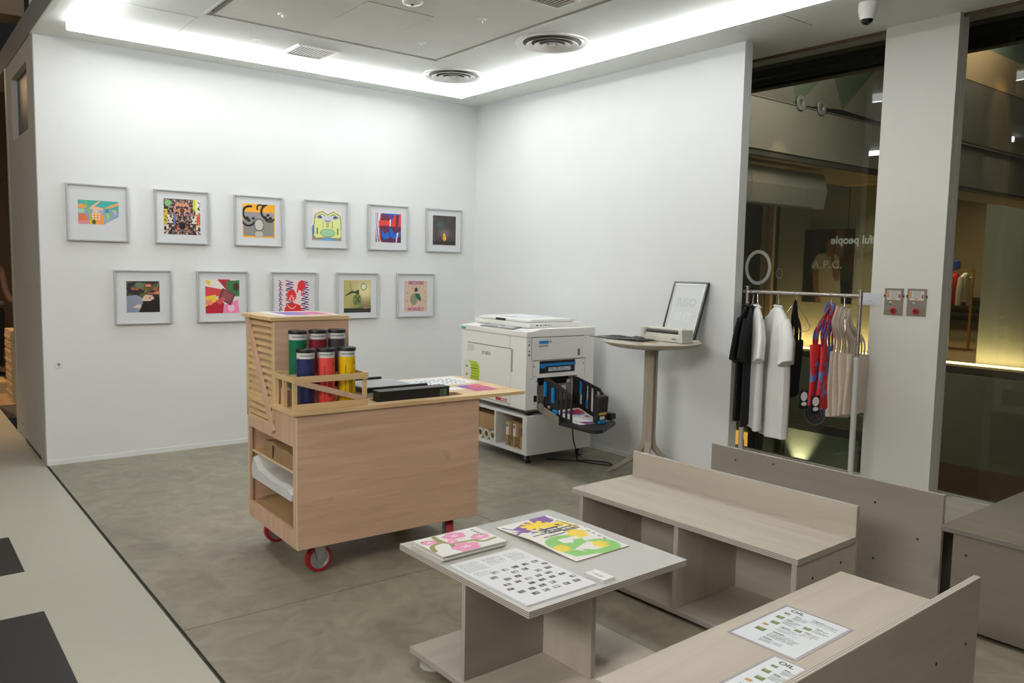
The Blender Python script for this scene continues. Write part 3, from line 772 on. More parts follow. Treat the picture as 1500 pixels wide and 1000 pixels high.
# casters
REDR = mat('red_rubber', (.33, .012, .016), .5)
def caster(x, y, rot, rad, wid, mw, mh, top, parent, hub=True):
    c = bpy.data.objects.new('caster', None); COL.objects.link(c); c.parent = parent; c.location = (x, y, 0); c.rotation_euler = (0, 0, rot)
    ax = Matrix.Rotation(PI / 2, 3, 'X')
    bm = nb(); w2 = wid / 2
    lathe(bm, [(rad * .74, -w2), (rad * .96, -w2), (rad, -w2 * .6), (rad, w2 * .6), (rad * .96, w2), (rad * .74, w2), (rad * .74, -w2)], 36, (0, 0, rad), ax)
    obj('wheel', bm, mw, c, smooth=True)
    bm = nb(); lathe(bm, [(0, -w2 * .7), (rad * .60, -w2 * .7), (rad * .66, -w2 * 1.02), (rad * .745, -w2 * 1.02), (rad * .745, w2 * 1.02), (rad * .66, w2 * 1.02), (rad * .60, w2 * .7), (0, w2 * .7)], 32, (0, 0, rad), ax)
    for s in (-1, 1):
        for k in range(6):
            an = k * PI / 3 + .4
            lathe(bm, [(0, w2 * .82), (rad * .055, w2 * .82), (rad * .055, w2 * .6), (0, w2 * .6)] if s > 0 else [(0, -w2 * .82), (rad * .055, -w2 * .82), (rad * .055, -w2 * .6), (0, -w2 * .6)], 8, (rad * .45 * math.cos(an), 0, rad + rad * .45 * math.sin(an)), ax)
    obj('hub', bm, mh, c, smooth=True)
    bm = nb(); off = -rad * .0
    for s in (-1, 1):
        y0, y1 = (w2 + .003, w2 + .007) if s > 0 else (-w2 - .007, -w2 - .003)
        prism(bm, [(-rad * .18, y0, rad * .82), (rad * .18, y0, rad * .82), (rad * .52, y0, top), (-rad * .52, y0, top)], (0, y1 - y0, 0))
        lathe(bm, [(0, -.003), (rad * .13, -.003), (rad * .13, .003), (0, .003)], 12, (0, s * (w2 + .008), rad), ax)
    bx(bm, -rad * .55, rad * .55, -w2 - .007, w2 + .007, top - .005, top)
    obj('fork', bm, mh, c, smooth=True)
    return c
caster(.135, .075, 0, .066, .038, REDR, ZINC, .147, cart)
caster(.88, .075, R(68), .066, .038, REDR, ZINC, .147, cart)
caster(.12, .60, R(0), .066, .038, REDR, ZINC, .147, cart)
caster(.88, .60, R(20), .066, .038, REDR, ZINC, .147, cart)

def on_cart(x, y, z=0):
    return cart.location + Matrix.Rotation(R(-1.5), 3, 'Z') @ Vector((x, y, z))
CR = R(-1.5)
# tube rack on the counter
rk = thing('tube_rack', 'small pine rack holding the ink tubes on the cart counter', 'rack', on_cart(0, 0, .8121), CR)
for (x, y) in ((-.012, .012), (.345, .012), (-.012, .245), (.345, .245)):
    obj('post', box(x, x + .018, y, y + .018, 0, .158), PNZ, rk)
obj('post', box(-.012, .006, .135, .155, 0, .158), PNZ, rk)
for z in (.001, .131):
    obj('front_rail', box(-.014, .366, .004, .0118, z, z + .030), PNX, rk)
    obj('back_rail', box(-.014, .366, .2632, .271, z, z + .03), PNX, rk)
obj('side_rail', box(-.0195, -.0122, .012, .263, .134, .158), PNY, rk)
obj('side_rail', box(.3632, .3705, .012, .263, .134, .158), PNY, rk)
obj('divider', box(.006, .345, .134, .140, .14, .155), PNX, rk)
bm = nb(); bar(bm, (.000, .0085, .137), (.352, .0085, .03), .006, .026, (0, 0, 1))
obj('brace', bm, CWX, rk)
obj('step_block', box(.015, .335, .158, .242, 0, .078), CWX, rk)
TCOL = [((.025, .035, .14), 'dark blue', 0), ((.88, .085, .08), 'salmon red', 0), ((.85, .56, .005), 'yellow', 0), ((.008, .18, .085), 'green', 1), ((.24, .02, .035), 'crimson', 1), ((.075, .052, .068), 'grey purple', 1)]
COLLAR = mat('translucent_collar', (.66, .68, .68), .35)
k0 = None
for k, (c, nm, row) in enumerate(TCOL):
    x = (.074, .176, .284)[k % 3] if row == 0 else (.085, .187, .288)[k % 3]
    y = .075 if row == 0 else .2
    z = .8125 if row == 0 else .8905
    lab = {0: 'front row', 1: 'back row'}[row]
    t = thing('ink_tube', '%s ink tube with a black lid in the %s of the cart rack' % (nm, lab), 'ink tube', on_cart(x, y, z), CR, 'ink tubes on the cart')
    m = mat('ink_' + nm.replace(' ', '_'), c, .3, noise=.05, scale=25, stretch=(1, 1, .2))
    bm = nb(); lathe(bm, [(0, 0), (.040, 0), (.0425, .004), (.0425, .238), (.0, .238)], 32); obj('barrel', bm, m, t, smooth=True)
    bm = nb(); lathe(bm, [(0, .238), (.0422, .238), (.0422, .268), (0, .268)], 32); obj('collar', bm, COLLAR, t, smooth=True)
    bm = nb(); lathe(bm, [(0, .2665), (.0445, .2665), (.0455, .271), (.0455, .279), (.043, .283), (0, .281)], 32); obj('lid', bm, BLACK, t, smooth=True)
    # printed marks on the barrel: curved strips hugging the tube
    def strip(a0, a1, z0, z1, mm):
        bm = nb(); r = .0428; n = 5
        A = [(r * math.cos(a0 + (a1 - a0) * i / n), r * math.sin(a0 + (a1 - a0) * i / n)) for i in range(n + 1)]
        lo = [bm.verts.new((p[0], p[1], z0)) for p in A]; hi = [bm.verts.new((p[0], p[1], z1)) for p in A]
        for i in range(n): bm.faces.new([lo[i], lo[i + 1], hi[i + 1], hi[i]])
        obj('print_mark', bm, mm, t)
    dk = mat('tube_print_' + str(k), tuple(v * .45 for v in c), .4)
    strip(R(-100), R(-70), .05, .16, dk); strip(R(-125), R(-118), .03, .20, dk); strip(R(-62), R(-50), .20, .215, dk)
    strip(R(-150), R(-60), .250, .256, mat('collar_print', (.25, .27, .3), .5))

# parcels on the shelves
def parcel(name, label, cat, x0, x1, y0, y1, z0, z1, m, seedv, flap=True, sag=.0):
    rnd = random.Random(seedv)
    t = thing(name, label, cat, on_cart((x0 + x1) / 2, (y0 + y1) / 2, z0), CR)
    nx, ny = 8, 14; W, D, Hh = x1 - x0, y1 - y0, z1 - z0
    bm = nb(); g_ = {}
    def height(u, v): return Hh * (1 - sag * (abs(v - .5) * 2) ** 2) * (.94 + .06 * math.sin(9 * u + 5 * v + seedv))
    for i in range(nx + 1):
        for j in range(ny + 1):
            u, v = i / nx, j / ny
            ex = .006 * math.sin(v * 17 + seedv); ey = .006 * math.sin(u * 15 + seedv)
            g_[i, j, 1] = bm.verts.new((-W / 2 + W * u + (ex if i in (0, nx) else 0), -D / 2 + D * v + (ey if j in (0, ny) else 0), height(u, v) + rnd.uniform(-.003, .003)))
            g_[i, j, 0] = bm.verts.new((-W / 2 + W * u, -D / 2 + D * v, .0005))
    for i in range(nx):
        for j in range(ny):
            for k in (0, 1): bm.faces.new([g_[i, j, k], g_[i + 1, j, k], g_[i + 1, j + 1, k], g_[i, j + 1, k]])
    for i in range(nx):
        for j in (0, ny): bm.faces.new([g_[i, j, 0], g_[i + 1, j, 0], g_[i + 1, j, 1], g_[i, j, 1]])
    for j in range(ny):
        for i in (0, nx): bm.faces.new([g_[i, j, 0], g_[i, j + 1, 0], g_[i, j + 1, 1], g_[i, j, 1]])
    obj('wrapping', bm, m, t, smooth=True)
    if flap:
        obj('fold_flap', box(-W / 2 - .004, -W / 2 - .0005, -D * .06, D * .10, .012, Hh * .85, .001), m, t, label='folded paper flap')
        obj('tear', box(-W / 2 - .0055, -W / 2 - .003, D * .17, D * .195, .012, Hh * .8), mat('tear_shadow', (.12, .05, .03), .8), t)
    return t
parcel('wrapped_parcel', 'brown paper parcel with a torn edge on the cart upper shelf', 'parcel', .02, .36, .065, .50, .5062, .600, KRAFT, 3, sag=.15)
WPK = mat('white_tissue_paper', (.66, .67, .68), .7, noise=.03, scale=10, bump=.3)
bm = nb()   # white paper wrap, upper edge pulled up at one end
P0 = [(-.006, .600, .3706), (-.006, .064, .3706), (-.006, .062, .40), (-.008, .10, .42), (-.008, .30, .415), (-.008, .50, .43), (-.006, .585, .482), (-.006, .615, .42)]
ring2 = [(.30, y, z - .012 if z > .38 else z) for (_, y, z) in P0]
ring1 = [(.02, y, z + (.0 if z < .38 else .006)) for (_, y, z) in P0]
loft(bm, [P0, ring1, ring2])
wp = tag(obj('white_paper_wrap', bm, WPK, None, cart.location, (0, 0, CR)), 'crumpled white paper wrap on the cart middle shelf', 'parcel')
bm = nb()
nx, ny = 6, 18
gv = {}
for i in range(nx + 1):
    for j in range(ny + 1):
        u, v = i / nx, j / ny
        gv[i, j] = bm.verts.new((.018 + .33 * u, .06 + .55 * v, .2285 + (.022 + .085 * v) * (math.sin(PI * min(1, u * 1.5 + .12)) ** .6) * (1 - .2 * math.sin(7 * v + 4 * u)) * (.35 + .65 * math.sin(PI * min(1, .15 + v * .85)))))
for i in range(nx):
    for j in range(ny): bm.faces.new([gv[i, j], gv[i + 1, j], gv[i + 1, j + 1], gv[i, j + 1]])
rt = bmesh.ops.extrude_face_region(bm, geom=list(bm.faces))
for v in [q for q in rt['geom'] if isinstance(q, bmesh.types.BMVert)]: v.co.z = .2281
tag(obj('kraft_bag', bm, KRAFT, None, cart.location, (0, 0, CR), smooth=True), 'slumped brown kraft paper bag on the cart bottom shelf', 'bag')

# things on the counter
fb = thing('file_box', 'long black file box standing in the cart counter slot', 'file box', on_cart(.455, .055, .6005), CR)
obj('box_body', boxes((0, .41, 0, .004, 0, .255), (0, .41, .071, .075, 0, .255), (0, .004, .004, .071, 0, .255), (.406, .41, .004, .071, 0, .255), (.004, .406, .004, .071, 0, .004)), BLACK, fb)
obj('cover', box(-.002, .412, -.002, .077, .2552, .262), BLACK, fb)
obj('label', boxes((.352, .392, -.0012, 0.0005, .205, .250)), mat('green_label', (.075, .15, .10), .6), fb)
obj('label_print', boxes((.36, .364, -.0018, -.001, .21, .245), (.37, .374, -.0018, -.001, .21, .245)), mat('label_ink', (.02, .05, .03), .6), fb)
pc = thing('paper_trimmer', 'flat grey and black paper trimmer lying behind the file box', 'paper trimmer', on_cart(.45, .20, .8121), CR)
obj('base', box(0, .36, 0, .42, 0, .022, .002), mat('trimmer_base_grey', (.52, .52, .50), .5), pc)
obj('bed', box(.012, .348, .02, .40, .022, .030, .001), mat('trimmer_bed_grey', (.36, .37, .38), .45), pc)
obj('guide_bar', box(-.01, .37, .0, .026, .0225, .050, .003), BLACK, pc)
obj('blade_arm', box(-.012, .012, .02, .44, .0225, .048, .003), BLACK, pc)
obj('end_stop', box(.0, .30, .405, .425, .0225, .042, .002), BLACK, pc)
# proof sheet with thumbnails
a = Art(120, 96, (232, 232, 234))
rg = np.random.default_rng(3)
for i in range(9):
    for j in range(4):
        x, y = .2 + i * .075, .3 + j * .16 + (i % 2) * .03
        if rg.random() < .88: a.rect(x, y, x + .045, y + .07, (rg.integers(60, 150),) * 3)
a.text_lines(.03, .1, .16, .6, 8, (150, 150, 155))
s_ = sheet('proof_sheet', a, .40, .30, .001, INK, None, on_cart(.882, .372, .8122), (0, 0, CR + R(2)))
tag(s_, 'large white proof sheet of small grey pictures at the back of the cart counter', 'sheet')
def riso_card(w_, h_, seedv):
    a = Art(w_, h_, (215, 70, 80)); n_ = a.noise(6)
    a.put((a.Y * 4 % 1) < .42, (120, 70, 170)); a.rect(.0, .0, .45, .3, (70, 80, 190)); a.rect(.5, .06, 1, .34, (225, 75, 85)); a.put(((a.Y * 4) % 1 > .8) & (a.X > .3), (235, 90, 60)); a.put(n_ > .7, (180, 60, 150), .6)
    return a
s_ = sheet('colour_proof', riso_card(50, 60, 1), .155, .225, .0012, INK, None, on_cart(1.068, .10, .8122), (0, 0, CR - R(2)))
tag(s_, 'red and violet striped print lying on the cart drop leaf', 'print')
s_ = sheet('blank_slip', Art(6, 6, (238, 238, 240)), .09, .09, .001, INK, None, on_cart(.965, .20, .8122), (0, 0, CR))
tag(s_, 'small blank white slip between file box and striped print', 'sheet')
for k in range(3):
    s_ = sheet('poster_print', Art(8, 8, (235, 230, 222)), .30, .37, .0008, INK, None, on_cart(.055 + .004 * k, .315 + .003 * k, 1.2332 + .001 * k), (0, 0, CR - R(1) * k)) if k < 2 else None
    if s_: tag(s_, 'blank cream sheet in the small pile on the cart tower lid, %s' % ('lowest' if k == 0 else 'second from the lid'), 'sheet')
a = Art(60, 60, (238, 236, 232))
a.rect(.1, .12, .95, .88, (150, 70, 160)); a.rect(.1, .12, .5, .5, (120, 75, 175)); a.rect(.55, .12, .95, .45, (205, 75, 110)); a.rect(.2, .5, .6, .72, (90, 100, 200)); a.rect(.5, .62, .95, .88, (215, 75, 100)); a.rect(.1, .74, .4, .88, (160, 60, 150))
s_ = sheet('poster_print', a, .29, .36, .001, INK, None, on_cart(.065, .32, 1.2354), (0, 0, CR - R(2)))
tag(s_, 'purple and red print on top of the cart tower', 'print')

# ------------------------------------------------------------------ duplicator on its rolling stand
PX, PY, PR = -.877, -1.938, R(-2.2)
def on_pr(x, y, z=0): return Vector((PX, PY, 0)) + Matrix.Rotation(PR, 3, 'Z') @ Vector((x, y, z))
STW = mat('white_laminate', (.82, .82, .81), .45, noise=.01, scale=4)
st = thing('printer_stand', 'low white open-fronted rolling stand under the big white printing machine', 'stand', (PX, PY, 0), PR)
obj('top_board', box(0, .643, 0, .90, .362, .382, .001), STW, st)
obj('bottom_board', box(0, .643, 0, .90, .080, .104, .001), STW, st)
obj('side_board', box(.0, .643, .0, .055, .104, .362, .001), STW, st)
obj('side_board', box(.0, .643, .845, .90, .104, .362, .001), STW, st)
obj('divider', box(.002, .60, .411, .431, .104, .362, .001), STW, st)
obj('back_board', box(.60, .62, .055, .845, .104, .362), STW, st)
for (x, y, rt) in ((.07, .075, 60), (.585, .075, 20), (.07, .82, 30), (.585, .82, 40)):
    caster(x, y, R(rt), .0375, .030, BLACK, ZINC, .0795, st)
# packs inside the stand
def pack(name, label, cat, x, y0, y1, z0, z1, depth, m, kind, group=None):
    t = thing(name, label, cat, on_pr(x, y0, z0), PR, group)
    obj('box_body', box(0, depth, 0, y1 - y0, 0, z1 - z0, .002), m, t)
    W = y1 - y0; Hh = z1 - z0
    if kind:
        obj('sticker', box(-.0012, .0005, W * .52, W * .93, Hh * .45, Hh * .93), PAPER, t)
        obj('sticker_mark', box(-.0018, -.001, W * .62, W * .88, Hh * .76, Hh * .90), mat('sticker_' + kind, {'green': (.03, .30, .16), 'red': (.55, .05, .07)}[kind], .6), t)
        obj('logo_block', box(-.0012, .0005, W * .14, W * .56, Hh * .08, Hh * .42), mat('carton_print_black', (.02, .018, .015), .7), t)
        obj('logo_mark', boxes((-.0018, -.001, W * .2, W * .5, Hh * .14, Hh * .19), (-.0018, -.001, W * .2, W * .5, Hh * .24, Hh * .28), (-.0018, -.001, W * .28, W * .36, Hh * .19, Hh * .37), (-.0018, -.001, W * .2, W * .5, Hh * .33, Hh * .37)), CARD, t)
    return t
pack('supply_carton', 'narrow cardboard carton with a green-marked sticker in the white stand', 'carton', .03, .232, .312, .1045, .298, .35, CARD, 'green', 'cartons in the printer stand')
pack('supply_carton', 'narrow cardboard carton with a red-marked sticker in the white stand', 'carton', .03, .140, .218, .1045, .300, .35, CARD, 'red', 'cartons in the printer stand')
t = pack('supply_carton', 'cardboard carton with a black block high up, nearest the stand corner', 'carton', .03, .060, .128, .1045, .302, .35, CARD, None, 'cartons in the printer stand')
obj('logo_block', box(-.0012, .0005, .008, .052, .105, .165), mat('carton_print_black', (.02, .018, .015), .7), t)
obj('logo_mark', boxes((-.0018, -.001, .015, .046, .115, .122), (-.0018, -.001, .015, .046, .132, .138), (-.0018, -.001, .026, .034, .12, .155), (-.0018, -.001, .015, .046, .148, .155)), CARD, t)
obj('sticker', box(-.0012, .0005, .006, .024, .01, .09), PAPER, t)
t = pack('wide_carton', 'wide plain cardboard carton lying on white rolls in the stand', 'carton', .03, .446, .838, .1905, .312, .40, CARD, None)
obj('tape', box(-.001, .0004, .17, .23, .0, .1215), mat('packing_tape', (.47, .31, .15), .35), t)
ROLLW = mat('film_roll_white', (.68, .66, .56), .5)
for k, y in enumerate((.482, .570, .658)):
    t = thing('film_roll', ['white hollow roll beside the stand divider, under the wide carton', 'second white hollow roll from the stand divider, under the wide carton', 'third white hollow roll from the stand divider'][k], 'roll', on_pr(.02, y, .1045 + .0425), PR, 'rolls in the printer stand')
    ax = Matrix.Rotation(PI / 2, 3, 'Y')
    bm = nb(); lathe(bm, [(.026, 0), (.042, 0), (.042, .32), (.026, .32), (.026, 0)], 28, (0, 0, 0), ax); obj('film', bm, ROLLW, t, smooth=True)
    bm = nb(); lathe(bm, [(.0175, .004), (.0258, .004), (.0258, .316), (.0175, .316), (.0175, .004)], 24, (0, 0, 0), ax); obj('core', bm, CARD, t, smooth=True)
    bm = nb(); lathe(bm, [(0, .05), (.0174, .05), (.0174, .06), (0, .06)], 20, (0, 0, 0), ax); obj('core_plug', bm, mat('roll_core_brown', (.13, .10, .075), .8), t)

PRW = mat('printer_white', (.86, .855, .82), .42, noise=.008, scale=6)
PRG = mat('printer_panel_grey', (.82, .815, .785), .42, noise=.008, scale=6)
PRT = mat('printer_seam', (.20, .195, .18), .6)
BEIGE = mat('printer_beige_grey', (.27, .24, .20), .5)
pt = thing('printing_machine', 'large white stencil printing machine with open black paper tray on rolling stand', 'printer', (PX, PY, 0), PR)
xb = [-.018, .090, .110, .470, .487, .652]; zb = [.430, .436, .668, .697, .794, .977]
skip = {(1, 1), (2, 1), (3, 1), (2, 3)}
bm = plate(xb, zb, skip, 0, .12, 'xzy')
obj('front_shell', bm, PRW, pt)
obj('body', box(-.018, .652, .1205, .90, .430, .977, .003), PRW, pt)
obj('feed_recess', boxes((.088, .4865, .112, .1195, .437, .667)), BLACK, pt)
obj('feed_plate', boxes((.10, .475, .060, .075, .437, .60)), BEIGE, pt)
obj('feed_marks', boxes((.115, .145, .058, .0605, .600, .622), (.38, .42, .058, .0605, .55, .585), (.43, .46, .058, .0605, .605, .63)), PAPER, pt)
# top cover with sloped control edge
bm = nb()
prism(bm, [(-.022, -.006, .9785), (.655, -.006, .9785), (.655, -.006, 1.037), (.125, -.006, 1.037), (.02, -.006, 1.019), (-.022, -.006, 1.018)], (0, .908, 0))
bmesh.ops.bevel(bm, geom=list(bm.edges), offset=.003, segments=2, affect='EDGES')
obj('top_cover', bm, PRW, pt)
bm = nb()
rot = math.atan2(.018, .105)
bx(bm, 0, .155, 0, .45, 0, .007)
bmesh.ops.bevel(bm, geom=list(bm.edges), offset=.002, segments=1, affect='EDGES')
cp = obj('control_panel', bm, mat('control_panel_grey', (.17, .17, .175), .4), pt, (.004, .215, 1.0165), (0, -rot, 0))
obj('touch_screen', box(.035, .14, .26, .42, .0068, .0078), mat('touch_screen', (.44, .47, .49), .2), cp)
for i in range(3):
    for j in range(4):
        obj('key', box(.03 + i * .034, .054 + i * .034, .04 + j * .038, .068 + j * .038, .0068, .010, .001), mat('key_pale', (.66, .68, .70), .4), cp)
obj('start_key', boxes((.02, .05, .185, .235, .0068, .010)), mat('key_white', (.8, .8, .8), .4), cp)
obj('touch_label', boxes((.01, .035, .14, .165, 1.0185, 1.0195), (.012, .03, .10, .12, 1.0185, 1.0195)), mat('blue_label', (.10, .38, .70), .5), pt)
# scanner and lid
bm = box(.085, .63, .105, .86, 1.0375, 1.073, .005); obj('scanner_base', bm, PRW, pt)
bm = nb()
prism(bm, [(.10, .14, 1.0765), (.56, .14, 1.0765), (.56, .14, 1.089), (.53, .14, 1.098), (.14, .14, 1.098), (.10, .14, 1.092)], (0, .68, 0))
bmesh.ops.bevel(bm, geom=list(bm.edges), offset=.003, segments=2, affect='EDGES')
obj('scanner_lid', bm, WHITEP, pt)
obj('lid_seam', box(.11, .55, .15, .81, 1.0725, 1.077), BLACK, pt)
obj('lid_handle', box(.088, .10, .44, .56, 1.0765, 1.094, .002), BLACK, pt)
obj('scanner_labels', boxes((.15, .17, .1042, .1055, 1.052, 1.060), (.19, .20, .1042, .1055, 1.05, 1.062), (.235, .245, .1042, .1055, 1.05, 1.062)), DKGREY, pt)
obj('scanner_labels', boxes((.205, .23, .1042, .1055, 1.051, 1.061), (.25, .30, .1042, .1055, 1.051, 1.061)), mat('pale_blue_label', (.5, .58, .66), .5), pt)
# left face: door, handle recess, labels
dr = obj('front_door', box(-.0215, -.0182, .19, .80, .452, .874, .001), PRG, pt)
obj('door_gap', boxes((-.0188, -.018, .186, .803, .8745, .881), (-.0188, -.018, .802, .8045, .45, .878), (-.0188, -.018, .19, .80, .447, .4515)), PRT, pt)
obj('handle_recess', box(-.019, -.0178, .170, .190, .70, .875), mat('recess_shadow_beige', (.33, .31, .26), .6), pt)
obj('door_patch', box(-.0225, -.0213, .705, .797, .812, .862), CREAM, dr)
obj('cover_seam', boxes((-.0186, -.0178, .0, .90, .9755, .978), (-.0186, -.0178, .210, .2125, .43, .976)), PRT, pt)
txt('logo', 'RISO', .036, mat('logo_grey', (.12, .12, .12), .5), dr, (-.0219, .505, .812), (PI / 2, 0, -PI / 2), bold=.0006)
bm = nb(); lathe(bm, [(.008, -.0006), (.014, -.0006), (.014, .0006), (.008, .0006), (.008, -.0006)], 20, (-.0217, .573, .812), Matrix.Rotation(PI / 2, 3, 'Y'))
obj('logo_ring', bm, mat('logo_grey', (.12, .12, .12), .5), dr)
obj('green_label', box(-.0232, -.0215, .83, .898, .984, 1.002), mat('teal_label', (.03, .42, .33), .5), pt)
obj('red_label', box(-.0226, -.0212, .235, .385, .459, .483), mat('red_label', (.48, .045, .065), .5), dr, label='red maker plate')
txt('red_label_text', 'MiniZine', .020, PAPER, dr, (-.0229, .275, .4715), (PI / 2, 0, -PI / 2), bold=.0004)
# yellow green round-ended sticker
a = Art(44, 40, (172, 200, 35))
a.rect(0, 0, .28, 1, (228, 230, 220)); a.disc(.27, .5, .22, (228, 230, 220), .48); a.disc(.2, .3, .06, (120, 120, 110)); a.disc(.2, .7, .07, (225, 140, 60))
for k in range(5): a.line([(.45, .22 + k * .13), (.9 - .05 * (k % 2), .22 + k * .13)], .03, (110, 130, 25))
cells = ~(((a.X > .72) & (np.hypot((a.X - .72) / .28, (a.Y - .4) / .4) > 1) & (a.Y < .4)))
sheet('yellow_label', a, .235, .17, .0008, INK, pt, (-.0221, .855, .56), (PI / 2, 0, -PI / 2), cells=cells)
# right face: door, handle, cartridge slot, seams
rd = obj('side_door', box(.032, .543, -.0055, -.0005, .803, .973, .001), PRG, pt)
obj('side_gap', boxes((.028, .545, -.0012, .0, .9735, .9785), (.0285, .0315, -.0012, 0, .80, .976), (.045, .556, -.0012, 0, .797, .8025)), PRT, pt)
obj('blue_handle', box(.096, .182, -.0195, -.006, .930, .951, .004), BLUEP, rd)
obj('handle_recess', boxes((.096, .182, -.0062, -.005, .880, .905)), mat('recess_pale', (.78, .78, .74), .5), rd)
obj('handle_recess_edge', boxes((.096, .182, -.0064, -.005, .906, .913)), PRT, rd)
obj('grey_label', box(.478, .502, -.0064, -.005, .823, .875), mat('grey_label', (.22, .23, .24), .5), rd)
obj('small_marks', boxes((.20, .206, -.0062, -.005, .955, .96), (.20, .212, -.0062, -.005, .935, .948)), DKGREY, rd)
obj('side_seam', boxes((.046, .048, -.001, 0, .68, .80), (.56, .562, -.001, 0, .66, .80), (.046, .08, -.001, 0, .678, .680), (.047, .56, -.001, 0, .8, .802), (.02, .05, -.001, 0, .664, .666)), PRT, pt)
obj('screw', boxes((.052, .062, -.003, 0, .752, .760), (.540, .548, -.003, 0, .755, .762), (.170, .177, -.002, 0, .992, .998), (.315, .322, -.002, 0, .998, 1.004), (.558, .564, -.003, 0, .955, .961), (.075, .081, -.003, 0, .64, .646)), DKGREY, pt)
obj('indicator', boxes((.004, .012, -.003, 0, .945, .952), (.002, .012, -.004, 0, .915, .928), (.004, .012, -.002, 0, .868, .880), (.004, .014, -.002, 0, .836, .855)), mat('indicator_blue', (.04, .09, .14), .4), pt)
dcs = obj('cartridge', box(.114, .466, .012, .11, .699, .792), BLACK, pt)
obj('cartridge_grip', boxes((.112, .468, .004, .012, .752, .772), (.12, .165, .002, .012, .738, .772)), BLUEP, dcs)
obj('cartridge_label', box(.205, .425, .0105, .0122, .712, .740), mat('cartridge_label', (.60, .63, .68), .5), dcs)
obj('cartridge_print', boxes((.215, .255, .0098, .0106, .730, .734), (.275, .30, .0098, .0106, .730, .735), (.32, .36, .0098, .0106, .730, .734), (.24, .4, .0098, .0106, .719, .722)), DKGREY, dcs)
obj('power_socket', boxes((.058, .088, -.004, 0, .488, .535)), BLACK, pt)
obj('socket_frame', boxes((.052, .094, -.0025, 0, .466, .545)), PRG, pt)
obj('foot', boxes((.03, .07, .03, .07, .3825, .4295), (.57, .61, .03, .07, .3825, .4295), (.03, .07, .83, .87, .3825, .4295), (.57, .61, .83, .87, .3825, .4295)), BLACK, pt)
obj('underside_rim', box(.01, .63, .02, .88, .412, .4298), mat('printer_under', (.30, .30, .29), .6), pt)
# paper feed tray: sloping platform, fences, stop, arms
TRB = mat('tray_black', (.018, .017, .017), .5)
def slope(y): return .437 + y * .30 if y > -.27 else .356 + (y + .27) * .0
bm = nb()
out = [(.098, .05), (.098, -.27), (.098, -.60), (.125, -.640), (.185, -.642), (.47, -.465), (.515, -.36), (.515, .05)]
up = [bm.verts.new((x, y, slope(y) + .020)) for x, y in out]; lo = [bm.verts.new((x, y, slope(y) - .005)) for x, y in out]
n = len(out)
mid_u = bm.verts.new((.515, -.27, slope(-.27) + .02)); mid_l = bm.verts.new((.515, -.27, slope(-.27) - .005))
bm.faces.new([up[0], up[1], mid_u, up[7]]); bm.faces.new([up[1], up[2], up[3], up[4], up[5], up[6], mid_u])
bm.faces.new([lo[7], mid_l, lo[1], lo[0]]); bm.faces.new([mid_l, lo[6], lo[5], lo[4], lo[3], lo[2], lo[1]])
for i in range(n):
    j = (i + 1) % n
    if i == 6:
        bm.faces.new([up[6], mid_u, mid_l, lo[6]]); bm.faces.new([mid_u, up[7], lo[7], mid_l])
    else: bm.faces.new([up[i], up[j], lo[j], lo[i]])
trp = obj('tray_platform', bm, TRB, pt)
obj('corner_stop', box(.485, .535, -.40, -.33, .377, .422, .004), TRB, trp)
bm = nb()
prism(bm, [(.094, .0, .475), (.094, -.05, .470), (.094, -.262, .412), (.094, -.262, .352), (.094, .0, .425)], (.004, 0, 0)); obj('tray_arm', bm, BEIGE, trp)
bm = nb(); lathe(bm, [(0, -.004), (.026, -.004), (.026, .004), (0, .004)], 24, (.092, -.055, .462), Matrix.Rotation(PI / 2, 3, 'Y')); obj('arm_pivot', bm, STEEL, trp)
def fence(x, prof_top, y_in, y_out, slots, t=.008):
    """upright guide plate in the plane x with tall slots between ribs"""
    bm = nb()
    base = lambda y: slope(y) + .012
    top = lambda y: float(np.interp(-y, [-p[0] for p in prof_top], [p[1] for p in prof_top]))
    ys_ = sorted({y_in, y_out} | {s for sl in slots for s in sl} | {p[0] for p in prof_top if y_out < p[0] < y_in}, reverse=True)
    for a_, b_ in zip(ys_, ys_[1:]):
        m_ = (a_ + b_) / 2
        if any(s1 < m_ < s0 for s0, s1 in slots):
            for (l0, l1, h0, h1) in ((base(a_), base(b_), base(a_) + .035, base(b_) + .035), (top(a_) - .028, top(b_) - .028, top(a_), top(b_))):
                prism(bm, [(x, a_, l0), (x, b_, l1), (x, b_, h1), (x, a_, h0)], (t, 0, 0))
        else:
            prism(bm, [(x, a_, base(a_)), (x, b_, base(b_)), (x, b_, top(b_)), (x, a_, top(a_))], (t, 0, 0))
    bmesh.ops.remove_doubles(bm, verts=bm.verts, dist=1e-5)
    return obj('side_fence', bm, TRB, trp)
f1 = fence(.130, [(-.030, .668), (-.09, .671), (-.22, .634), (-.335, .595), (-.360, .575)], -.030, -.365, [(-.205, -.232), (-.252, -.290), (-.308, -.345)])
f2 = fence(.440, [(.0, .662), (-.06, .660), (-.315, .606), (-.345, .575)], .0, -.355, [(-.085, -.115), (-.165, -.185), (-.215, -.245), (-.28, -.315)])
def grip(y, z0, z1):
    bm = nb(); bx(bm, .112, .1295, y - .022, y + .006, z0, z1)
    bmesh.ops.bevel(bm, geom=list(bm.edges), offset=.004, segments=2, affect='EDGES'); obj('blue_grip', bm, BLUEP, f1)
grip(-.055, .535, .645); grip(-.150, .500, .612)
obj('blue_knob', box(.112, .1295, -.212, -.160, .420, .452, .006), BLUEP, f1)
obj('white_mark', boxes((.1285, .1295, -.115, -.085, .45, .456), (.1285, .1295, -.115, -.085, .461, .467)), PAPER, f1)
obj('blue_strip', boxes((.436, .4395, -.112, -.09, .53, .63), (.436, .4395, -.184, -.168, .45, .50)), BLUEP, f2)
